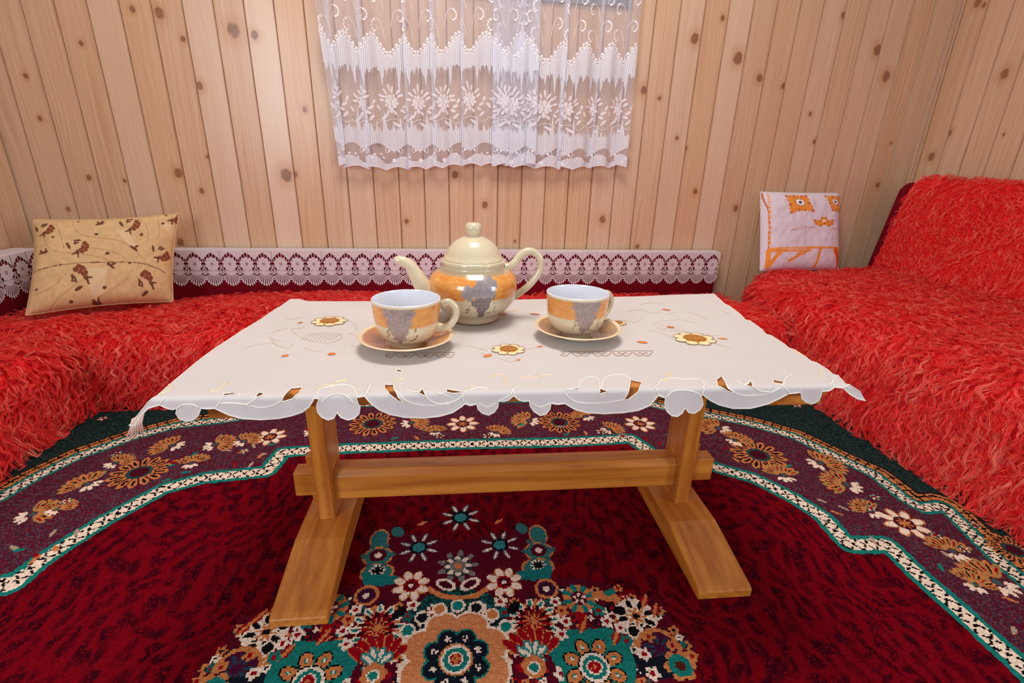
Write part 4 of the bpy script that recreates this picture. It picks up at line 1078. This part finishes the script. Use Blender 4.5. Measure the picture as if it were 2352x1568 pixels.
# left bench throw
yl = np.linspace(.25, 1.53, 72)
prof = arcpath([(-1.425, .208), (-1.28, .226), (-1.14, .226), (-1.075, .206), (-1.050, .16), (-1.042, .08), (-1.038, .018)], .022)
A, Q, Nn = grid_surface(bumps(section(prof, yl, lambda p, y: (p[0], y, p[1]+.004*math.sin(y*8)-.03*max(0, (y-1.42)/.07))), .007, 12))
if Nn[0, 0, 2] < 0: Nn = -Nn
tb = (-1.2, .9, .23)
th = thing('shaggy_throw', 'long-haired red throw on the side sofa, hanging down to the carpet border', 'throw', tb, 0, 'red shaggy throws')
pelt(th, A, Q, tb)
def comb_l(P):
    f = np.clip((P[:, 0]+1.12)/.05, 0, 1); d = np.zeros_like(P); d[:, 0] = 1.0*(1-f)+.25*f; d[:, 1] = -.35; d[:, 2] = -1.2*f; return d
fur(th, A, Nn, 44000, comb_l, .056, tb, 43, .0018, .5, .0125, .0080, lambda P: np.where(P[:, 1] < .8, .35, 1.15))

# ------------------------------------------------------------------ lace on the backrests
def lace_motif_mesh():
    """one repeat: plain heading, flower in its ring, shell fan; x across in repeats, y down from the top"""
    b = MB()
    def poly(p, lift=0.0): b.add([(q[0], -lift, q[1]) for q in p], [tuple(range(len(p)))])
    def strip(pts, w, lift=0.0):
        for (x0, y0), (x1, y1) in zip(pts[:-1], pts[1:]):
            dx, dy = x1-x0, y1-y0; l = math.hypot(dx, dy) or 1; ox, oy = -dy/l*w/2, dx/l*w/2
            poly([(x0+ox, y0+oy), (x1+ox, y1+oy), (x1-ox, y1-oy), (x0-ox, y0-oy)], lift)
    # heading with the pointed arch cut out of it
    poly([(-.5, 0), (0, 0), (0, -.13), (-.22, -.30), (-.44, -.56), (-.5, -.62)]); poly([(0, 0), (.5, 0), (.5, -.62), (.44, -.56), (.22, -.30), (0, -.13)])
    # flower of ten round petals about an open centre
    n = 10
    for k in range(n):
        a = 2*math.pi*k/n+math.pi/2; c = (.315*math.cos(a), -.92+.385*math.sin(a))
        poly([(c[0]+.115*math.cos(a)*math.cos(t)-.112*math.sin(a)*math.sin(t), c[1]+.125*math.sin(a)*math.cos(t)+.120*math.cos(a)*math.sin(t)) for t in np.linspace(0, 2*math.pi, 12, endpoint=False)], .012+.004*(k % 2))
    ring = [(.34*math.cos(t), -.92+.41*math.sin(t)) for t in np.linspace(0, 2*math.pi, 25)]
    hole = [(.085*math.cos(t), -.92+.10*math.sin(t)) for t in np.linspace(0, 2*math.pi, 25)]
    for k in range(24): poly([ring[k], ring[k+1], hole[k+1], hole[k]], .008)
    strip([(-.1, -.92), (.1, -.92)], .035, .008); strip([(0, -.82), (0, -1.02)], .035, .008)
    # thin bars joining the flower to the arch and to its neighbours
    for sx in (-1, 1):
        for p, q in (((.10, -.42), (.07, -.16)), ((.24, -.52), (.28, -.36)), ((.36, -.66), (.42, -.54)), ((.42, -.80), (.5, -.72))): strip([(sx*p[0], p[1]), (sx*q[0], q[1])], .035)
    for sx in (-1, 1):
        strip([(sx*.42, -.98), (sx*.5, -1.02)], .04); strip([(sx*.38, -1.14), (sx*.47, -1.24)], .04)
        strip([(sx*.5, -.62), (sx*.47, -.80)], .03); strip([(sx*.485, -1.04), (sx*.485, -1.24)], .045)
        strip([(sx*.20, -1.30), (sx*.30, -1.40)], .05); strip([(sx*.5, -1.22), (sx*.34, -1.38), (sx*.5, -1.40)], .06)
        strip([(sx*.5, -1.40), (sx*.36, -1.52), (sx*.5, -1.66)], .06); strip([(sx*.5, -1.48), (sx*.45, -1.53), (sx*.5, -1.58)], .04)
        poly([(0, -1.34), (sx*.12, -1.36), (sx*.36, -1.44), (sx*.32, -1.56), (0, -1.60)])
    # shell fan of ribs
    for k in range(11):
        j = k-5; l = (1.0, .97, .93, .88, .80, .70)[abs(j)]
        x1, y1 = .50*math.sin(j*.30)*(1.0 if abs(j) < 5 else 1.02), -1.52-.92*l*math.cos(j*.21)
        x0, y0 = .042*j, -1.57
        dx, dy = x1-x0, y1-y0; ll = math.hypot(dx, dy); ox, oy = -dy/ll, dx/ll
        w0, w1 = .014, .040
        poly([(x0-ox*w0, y0-oy*w0), (x0+ox*w0, y0+oy*w0), (x1+ox*w1, y1+oy*w1), (x1+dx/ll*.05, y1+dy/ll*.05), (x1-ox*w1, y1-oy*w1)], .004*(k % 2))
    poly([(-.20, -1.56), (.20, -1.56), (.13, -1.68), (0, -1.72), (-.13, -1.68)], .006)
    rim = [(.50*math.sin(j*.30)*.92, -1.52-.92*(1.0, .97, .93, .88, .80, .70)[abs(j)]*math.cos(j*.21)*.90) for j in range(-5, 6)]
    strip(rim, .05, .002)
    return b
SPC = .0623
lm = lace_motif_mesh()
mm_ = bpy.data.meshes.new('lace_motif'); mm_.from_pydata([(x*SPC, y*SPC, z*SPC*.905) for x, y, z in lm.v], [], lm.f); mm_.update(); mm_.materials.append(M_LACE)
def lace(label, loc, rz, n, tops):
    t = thing('lace_runner', label, 'lace runner', loc, rz, 'lace runners on the backrests')
    tops.build('heading', M_LACE, t, True)
    for k in range(n):
        o = bpy.data.objects.new('lace_motif', mm_); C.objects.link(o); o.parent = t; o.location = ((k+.5)*SPC, -.0012-.0015*((k*7) % 3), 0)
nlb = 42
tops = MB(); L_ = nlb*SPC
for y0, z0, y1, z1 in ((-.001, 0, .003, .0014), (.003, .0014, .054, .0016)):
    tops.add([(0, y0, z0), (L_, y0, z0), (L_, y1, z1), (0, y1, z1)], [(0, 1, 2, 3)])
lace('white lace runner with daisy medallions on the backrest behind the teapot', (1.202-nlb*SPC, 1.9855, .3770), 0, nlb, tops)
nll = 18
tops = MB(); L_ = nll*SPC
for y0, z0, y1, z1 in ((-.001, 0, .004, .0022), (.004, .0022, .030, .003), (.030, .003, .08, .003)):
    tops.add([(0, y0, z0), (L_, y0, z0), (L_, y1, z1), (0, y1, z1)], [(0, 1, 2, 3)])
lace('white lace runner with daisy medallions on the side sofa backrest by the beige cushion', (-1.4280, 1.93-nll*SPC, .3890), math.pi/2, nll, tops)

# ------------------------------------------------------------------ cushions
def cushion(name, label, corners, pxc, thick, base_col, painter, nu=150, nv=120, side_col=None, pinch=.05):
    Pc = [aty(*c[:2], c[2]) for c in corners]           # TL TR BR BL in space
    u = np.linspace(0, 1, nu); v = np.linspace(0, 1, nv); Ug, Vg = np.meshgrid(u, v)
    def bil(q, a, b): q = [np.asarray(k, float) for k in q]; return q[0]*((1-a)*(1-b))[..., None]+q[1]*(a*(1-b))[..., None]+q[2]*(a*b)[..., None]+q[3]*((1-a)*b)[..., None]
    # edges draw in between the corners
    a = .5+(Ug-.5)*(1-pinch*np.sin(np.pi*Vg)); bq = .5+(Vg-.5)*(1-pinch*1.3*np.sin(np.pi*Ug))
    Mid = bil(Pc, a, bq); PX = bil(pxc, a, bq)
    nrm = np.cross(Pc[1]-Pc[3], Pc[2]-Pc[0]); nrm /= np.linalg.norm(nrm)
    if nrm[1] > 0: nrm = -nrm
    t = thick*(np.clip(1-(2*Ug-1)**4, 0, 1)**.5)*(np.clip(1-(2*Vg-1)**4, 0, 1)**.5)
    wr = .004*(vnoise(Ug*9, Vg*7, 3)-.5)*(t > 0)+.003*(vnoise(Ug*22, Vg*15, 6)-.5)
    Fr = Mid+nrm*(t+wr*(t/thick))[..., None]; Bk = Mid-nrm*(t*.8)[..., None]
    P = Paint(PX[..., 0].ravel(), PX[..., 1].ravel(), base_col); painter(P, Ug.ravel(), Vg.ravel())
    A, Q, _ = grid_surface(Fr); nf = nu*nv
    Bc = np.empty((nf, 3)); Bc[:] = side_col if side_col is not None else base_col
    Vt = np.concatenate([Fr.reshape(-1, 3), Bk.reshape(-1, 3)]); Qa = np.concatenate([Q, Q[:, ::-1]+nf])
    base = Vt[:, 0].mean(), Vt[:, 1].mean(), Vt[:, 2].min()
    th = thing(name, label, 'cushion', base)
    fast_mesh('cover', Vt-np.array(base), Qa, M_CUSH, th, True, {'print': ('POINT', 'FLOAT_COLOR', lin(np.concatenate([P.c, Bc])))})
    rim = np.concatenate([Mid[0], Mid[1:, -1], Mid[-1, ::-1][1:], Mid[::-1, 0][1:]])[::3]
    MB().tube([tuple(q) for q in rim]+[tuple(rim[0])], .003, 6).build('seam_piping', simple('seam_'+name, side_col if side_col is not None else base_col, .9), th, True, base)
    return th
def Z2(q): return (20+q[0]/5.6, 470+q[1]/5.6)
def beige(P, U, Vv):
    BR, BR2, LT = np.array((104, 58, 34)), np.array((128, 62, 36)), np.array((218, 190, 148))
    n = vnoise(U*40, Vv*30, 2)[:, None]; P.c = P.c*(.96+.08*n)
    for c in ([(620,290),(670,440),(720,640)],[(820,260),(840,380),(960,480),(1200,520),(1440,560),(1640,700),(1760,820)],[(480,500),(520,600),(640,690),(1000,730),(1300,800)],[(1640,240),(1740,320),(1780,460),(1760,560)],
              [(380,1190),(560,1130),(760,950)],[(500,1380),(640,1250),(820,1120),(1010,980)],[(1100,1240),(1300,1150),(1500,1010),(1570,900)],[(1900,240),(1930,400),(1900,520)],[(1000,640),(1300,680),(1480,780)]):
        P.line([Z2(q) for q in smooth_path(c, 8)], 1.6, np.array((178, 138, 90)))
    for k in range(14):
        P.line([Z2((480+k*22, 900+k*2)), Z2((560+k*20, 1060-k*6))], .8, np.array((196, 160, 112)))
        P.line([Z2((1270+k*18, 900+k*3)), Z2((1250+k*22, 1110-k*8))], .8, np.array((196, 160, 112)))
    P.poly([Z2(q) for q in ((1360,410),(1480,390),(1640,620),(1540,620))], LT)
    P.poly([Z2(q) for q in ((1010,900),(1240,880),(1200,1180),(1060,1250),(1010,1100))], LT*.99)
    P.poly([Z2(q) for q in ((1900,240),(2000,300),(2200,280),(2100,480),(2050,400))], LT)
    def sprig(x, y, s, r):
        ca, sa = math.cos(r), math.sin(r)
        def at(u, v): return Z2((x+(u*ca-v*sa)*s, y+(u*sa+v*ca)*s))
        for u, v, w in ((0,-60,34),(38,-44,32),(62,-10,28),(-34,-38,28),(10,-22,30),(44,6,24)): P.disc(at(u, v), w*s/5.6, BR2)
        for u, v, w in ((6,-44,9),(44,-26,9),(-10,-24,8)): P.disc(at(u, v), w*s/5.6, np.array((176, 120, 76)))
        for u, v, a, b_, an in ((-70,40,40,12,1.5),(-40,60,38,12,1.3),(-66,76,22,10,.3),(80,60,56,13,1.3),(60,50,30,11,.8),(104,40,34,10,0),(-10,150,46,18,-.5)): P.ell(at(u, v), a*s/5.6, b_*s/5.6, an+r, BR)
    sprig(900, 960, 1.2, 0); sprig(1740, 1010, 1.15, 0)
    sprig(930, 620, 1.05, 1.55); sprig(1580, 320, 1.05, 1.5); sprig(520, 370, .95, 1.6); sprig(1985, 690, 1.0, 1.9); sprig(2150, 170, 1.0, 1.7)
    for x, y, r in ((590,495,18),(1115,465,22),(1250,710,24),(1690,462,22),(1975,295,22),(380,1140,18),(1205,1125,24),(780,1285,22),(480,885,14),(680,850,16),(1540,830,16),(880,280,14)):
        P.ell(Z2((x, y)), r/5.6*1.2, r/5.6*.8, -.3, BR)
    for x, y, r in ((1150,315,.4),(1590,640,-.6),(470,685,.2),(1290,860,-.7),(1080,1290,0)):
        P.ell(Z2((x, y)), 11, 3, -r, BR); P.ell(Z2((x+30, y-20)), 7, 2.5, -r-1.1, BR); P.ell(Z2((x-20, y-12)), 6, 2.5, r+.8, BR)
    P.line([Z2(q) for q in smooth_path([(340,910),(700,850),(1200,820),(1600,820),(1850,860),(2010,920)], 8)], 2.0, np.array((120, 84, 50)))
cushion('print_cushion', 'beige cotton cushion with brown flower sprigs leaning in the corner of the bench sofa', [(78,505,1.79),(411,491,1.945),(397,692,1.80),(60,724,1.61)],
        [(78,505),(411,491),(397,692),(60,724)], .055, np.array((210, 174, 126)), beige, 200, 140, np.array((206, 172, 126)), .05)
def Z3(q): return (1720+q[0]/7.13, 420+q[1]/7.13)
def folk(P, U, Vv):
    OG, OD = np.array((240, 150, 60)), np.array((206, 112, 48))
    def block(pts, teeth):
        P.poly([Z3(q) for q in pts], OG); n = len(pts)
        for k in range(n):
            a, c = np.array(pts[k], float), np.array(pts[(k+1) % n], float); m_ = max(2, int(np.linalg.norm(c-a)/55))
            for j in range(m_+1): q = a+(c-a)*j/m_; P.ell(Z3(q), teeth/7.13, teeth/7.13, 0, OG if j % 2 else OD)
    block([(540,240),(850,240),(880,360),(930,480),(800,470),(700,470),(580,510),(570,380)], 26)
    block([(1180,240),(1430,240),(1440,480),(1260,470),(1230,360)], 24)
    for x, y, s in ((730,345,1.0),(1335,330,.85)):
        P.ell(Z3((x, y)), 78*s/7.13, 58*s/7.13, .3, np.array((110, 50, 50))); P.ell(Z3((x, y)), 70*s/7.13, 50*s/7.13, .3, np.array((250, 246, 248))); P.ell(Z3((x, y)), 26*s/7.13, 24*s/7.13, 0, np.array((60, 50, 66)))
    block([(950,640),(1040,650),(1075,600),(1140,600),(1170,650),(1260,640),(1250,690),(1180,720),(1110,690),(1045,720),(970,690)], 20)
    P.ell(Z3((1105, 640)), 5, 2.5, 0, np.array((250, 230, 230)))
    for q in ([(560,800),(760,735),(960,755),(760,770),(560,800)],[(1260,765),(1380,745),(1440,790),(1260,765)]): P.line([Z3(p) for p in q], 1.0, np.array((190, 120, 90)))
    P.line([Z3(p) for p in ((195,130),(215,300),(255,450),(265,700),(262,1000),(240,1200),(230,1390))], 2.4, np.array((190, 92, 50)))
    for k in range(22): P.ell(Z3((270+10*math.sin(k)*.3, 200+k*42)), 3.2, 2, .4, OG if k % 2 else np.array((236, 180, 140)))
    for k in range(34): P.ell(Z3((280+k*33, 1085-10*math.sin(k/11)-k*.5)), 2.4, 1.6, 0, OG)
    P.line([Z3(p) for p in ((250,1110),(700,1095),(1100,1080),(1420,1085))], 2.6, OG)
    for q, w_ in (([(260,1130),(255,1380)],9),([(430,1130),(350,1230),(270,1380)],8),([(760,1120),(660,1220),(560,1280)],6),([(860,1120),(700,1210),(620,1240)],4),([(1050,1090),(1030,1220),(1000,1380)],6),([(1320,1110),(1390,1230),(1450,1390)],13),([(240,1130),(600,1125),(900,1120)],4)):
        P.line([Z3(p) for p in smooth_path(q, 6)], w_, OG if w_ != 13 else np.array((232, 96, 20)))
cushion('folk_cushion', 'small white cushion with orange folk embroidery propped on the sofa bed', [(1747,441,1.985),(1925,444,1.99),(1924,618,1.90),(1746,622,1.885)],
        [(1747,441),(1925,444),(1924,618),(1746,622)], .042, np.array((226, 214, 228)), folk, 150, 150, np.array((214, 204, 204)), .012)

# ------------------------------------------------------------------ the curtain
CXL, CXR, CY0, ZB, ZTOP = -.425, .735, 2.012, .700, 1.62
_turn = [CXL]          # where the cloth doubles back: narrow tucks and one wide overlap
for a_, w_ in ((-.375, .018), (-.27, .016), (-.12, .014), (-.02, .018), (.085, .014), (.36, .17), (.47, .02), (.60, .014), (.70, .012)): _turn += [a_, a_-w_]
_turn.append(CXR)
CXS = np.array(_turn); CU = np.r_[0, np.cumsum(np.abs(np.diff(CXS)))]; UW = float(CU[-1]); CU = CU/UW
def cx_of(u):
    """gathered width: folds back on itself around the middle"""
    return np.interp(u, CU, CXS)
def curtain_pt(u, z, lift=0.0):
    u = np.asarray(u, float); z = np.asarray(z, float); x = cx_of(u)
    lay = np.interp(u, CU, np.r_[0, [(.0, .004)[k % 2] for k in range(len(CU)-2)], 0])
    dep = np.clip((ZTOP-z)/.9, 0, 1)
    y = CY0-lay-.0075*np.sin(u*2*math.pi*13+1.2*np.sin(z*2))*(.5+.5*dep)-.003*np.sin(u*2*math.pi*31+z*3)
    ed = np.clip((.06-u)/.06, 0, 1)
    x = x+ed*.035*(1-(z-ZB)/.6)*1.0*(z < 1.3)+.004*np.sin(u*2*math.pi*13+z*2)*dep
    return np.stack([x, y-lift, z+0*x], -1)
def hem_z(u): return ZB+.012*np.abs(np.sin(u*math.pi*19))+.012*np.cos(u*9+2)-.008*np.sin(u*5)+.012*(u-.2)
cur = thing('lace_curtain', 'sheer white lace curtain with floral embroidery hanging on the plank wall', 'curtain', (0.15, CY0, ZB))
cbase = np.array((0.15, CY0, ZB))
us = np.union1d(np.linspace(0, 1, 620), CU); vs_ = np.linspace(0, 1, 46)
Ug, Vg = np.meshgrid(us, vs_); Zg = hem_z(Ug)*(1-Vg)+ZTOP*Vg
G = curtain_pt(Ug, Zg); A, Q, _ = grid_surface(G)
fast_mesh('voile', A.reshape(-1, 3)-cbase, Q, M_SHEER, cur, True)
def dense_band(name, zt, zb, m):
    n = 1700; u = np.linspace(0, 1, n+1); t = zt(u); bq = zb(u); rows = np.linspace(0, 1, 4)
    Zr = t[None]*(1-rows[:, None])+bq[None]*rows[:, None]
    G = curtain_pt(np.repeat(u[None], 4, 0), Zr, .0016); A, Q, _ = grid_surface(G)
    # some threads are left open
    keep = np.ones((3, n), bool); keep[:, ::6] = False
    fast_mesh(name, A.reshape(-1, 3)-cbase, Q[keep.ravel()], m, cur, True)
REP = 14
def tri_(x): return np.abs(((x) % 1)-.5)*2
def jag(u, a, seed): return a*.6*(vnoise(u*260, u*0, seed)**2)+a*.7*(vnoise(u*760, u*0, seed+1)**2)+a*1.4*np.clip(1-np.abs(((u*REP*2) % 1)-.5)*9, 0, 1)
scal = lambda u: .030*np.cos(u*REP*2*math.pi)
off_ = lambda u: .012*np.cos(u*9+2)+.012*(u-.2)
dense_band('dense_band', lambda u: 1.108+scal(u)*1.0+off_(u), lambda u: 1.046-jag(u, .040, 2)+off_(u), M_DENSE)
dense_band('dense_band', lambda u: .822+jag(u, .036, 5)+off_(u)*.6, lambda u: .770+.014*np.cos(u*REP*2*math.pi)+off_(u)*.6, M_DENSE)
dense_band('hem_band', lambda u: hem_z(u)+.030+.012*np.cos(u*REP*2*math.pi+1), lambda u: hem_z(u)+.001, M_DENSE)
def cmap(mb, poly, lift=.0022):
    p = np.array(poly, float); q = curtain_pt(p[:, 0], p[:, 1], lift); mb.add([tuple(k) for k in q-cbase], [tuple(range(len(poly)))])
def cleaf(mb, u, z, a, b_, ang, n=8):
    ca, sa = math.cos(ang), math.sin(ang)
    cmap(mb, [(u+(a*math.cos(t)*ca-b_*math.sin(t)*abs(math.cos(t*.5))*sa)/UW, z+a*math.cos(t)*sa+b_*math.sin(t)*ca) for t in np.linspace(0, 2*math.pi, n, endpoint=False)])
def cline(mb, pts, w_):
    P = smooth_path(pts, 7); 
    for (a, c), (d, e) in zip(P[:-1], P[1:]):
        dx, dy = (d-a)*UW, e-c; l = math.hypot(dx, dy) or 1; ox, oy = -dy/l*w_/2/UW, dx/l*w_/2
        cmap(mb, [(a+ox, c+oy), (d+ox, e+oy), (d-ox, e-oy), (a-ox, c-oy)])
fl = MB(); vine = MB(); sw = MB(); beads = MB()
for k in range(REP):
    fl = MB(); u0 = (k+.5)/REP; zo = float(off_(u0)); du = 1/UW
    # flower spray
    rk = random.Random(k); cz = .925+zo+rk.uniform(-.004, .004); sk = rk.uniform(-.25, .25)
    for j in range(5):
        a = j*math.pi*.4+.3+sk; cleaf(fl, u0+.014*math.cos(a)*du, cz+.014*math.sin(a), .0125, .0088, a)
    for j in range(5):
        a = j*math.pi*.4+.9+sk; cleaf(fl, u0+.022*math.cos(a)*du, cz+.022*math.sin(a), .0075, .0055, a)
    cleaf(fl, u0, cz-.026, .011, .009, -1.5); cleaf(fl, u0-.014*du, cz-.034, .010, .006, -2.2); cleaf(fl, u0+.014*du, cz-.034, .010, .006, -.9)
    for a, r, l in ((1.57,.050,.017),(1.2,.042,.014),(1.95,.042,.014),(.75,.046,.014),(2.4,.044,.014),(.35,.044,.012),(2.85,.042,.012)):
        a += sk+rk.uniform(-.08, .08); cleaf(fl, u0+r*math.cos(a)*du*.9, cz+r*math.sin(a)*.95, l*rk.uniform(.8, 1.15), .0052, a+rk.uniform(-.3, .3))
    # trailing vine with leaves and buds
    cline(vine, [(u0-.055*du, cz-.058), (u0-.03*du, cz-.066), (u0, cz-.056), (u0+.03*du, cz-.060), (u0+.05*du, cz-.072), (u0+.075*du, cz-.060)], .0016)
    for du_, dz, l, a in ((-.028,-.050,.018,.6),(.018,-.074,.018,-.5),(.05,-.046,.014,.8),(-.05,-.02,.012,2.2),(.048,-.012,.012,.5),(.058,.006,.011,1.1),(.040,-.028,.010,-.4)):
        cleaf(fl, u0+du_*du, cz+dz, l, .0062, a)
    fl.build('flower_spray', M_SPRAY, cur, False, None, fixn=False)
    # scrolls above the upper band
    zb = 1.16+zo
    for sx, dz, s_ in ((-1, 0, 1.0), (1, .035, .9), (-1, .085, .9), (1, .12, 1.0), (-1, .17, 1.0)):
        x0 = u0+sx*.012*du
        cline(sw, [(x0, zb+dz-.03), (x0+sx*.010*du*s_, zb+dz+.012*s_), (x0+sx*.030*du*s_, zb+dz+.030*s_), (x0+sx*.046*du*s_, zb+dz+.012*s_), (x0+sx*.036*du*s_, zb+dz-.010*s_), (x0+sx*.024*du*s_, zb+dz-.002*s_), (x0+sx*.030*du*s_, zb+dz+.008*s_)], .0013)
        for q in np.linspace(-1.2, 1.2, 5): cleaf(beads, x0+sx*(.030+.016*math.cos(q))*du*s_, zb+dz+.008+.018*math.sin(q)*s_, .006, .0035, q+1.57)
    # beads along the scalloped tops and the hem scrolls
    for j in range(11):
        uu = (k+j/11)/REP; cleaf(beads, uu, 1.117+float(scal(uu))+float(off_(uu)), .0052, .0052, 0)
        cleaf(sw, uu, 1.107+float(scal(uu))+float(off_(uu)), .009, .0028, .6 if j < 6 else -.6)
    for sx in (-1, 1):
        ub = u0+sx*.022*du; hz = .768+zo*.6
        cline(sw, [(u0+sx*.002*du, hz-.018), (u0+sx*.010*du, hz+.002), (u0+sx*.024*du, hz+.004), (u0+sx*.034*du, hz-.008), (u0+sx*.028*du, hz-.018), (u0+sx*.020*du, hz-.012)], .0022)
        cleaf(beads, u0+sx*.020*du, hz-.010, .005, .0045, 0); cleaf(beads, u0+sx*.052*du, hz-.022, .0045, .004, 0); cleaf(beads, u0+sx*.044*du, hz-.034, .006, .004, .8*sx)
    cleaf(beads, u0, hz-.045, .010, .008, 0)
for mb_, nm_ in ((vine, 'vine_stitch'), (sw, 'scroll_stitch'), (beads, 'bead_stitch')): mb_.build(nm_, M_STITCH, cur, False, None, fixn=False)['kind'] = 'stuff'
hl = MB(); cl_ = [curtain_pt(u, hem_z(u), .001) for u in np.linspace(0, 1, 500)]
hl.tube([tuple(p) for p in cl_], .0013, 5); hl.build('hem_cord', M_STITCH, cur, True, tuple(cbase))
rod = thing('curtain_rod', 'thin white curtain rod carrying the lace curtain', 'rod', (.155, 2.0, 1.625))
MB().tube([(-.48, 2.008, 1.626), (.79, 2.008, 1.626)], .006, 10).build('bar', M_STITCH, rod, True, (.155, 2.0, 1.625))
for x in (-.47, .78): MB().box(x-.008, x+.008, 2.000, 2.050, 1.617, 1.635).build('bracket', M_STITCH, rod, base=(.155, 2.0, 1.625))
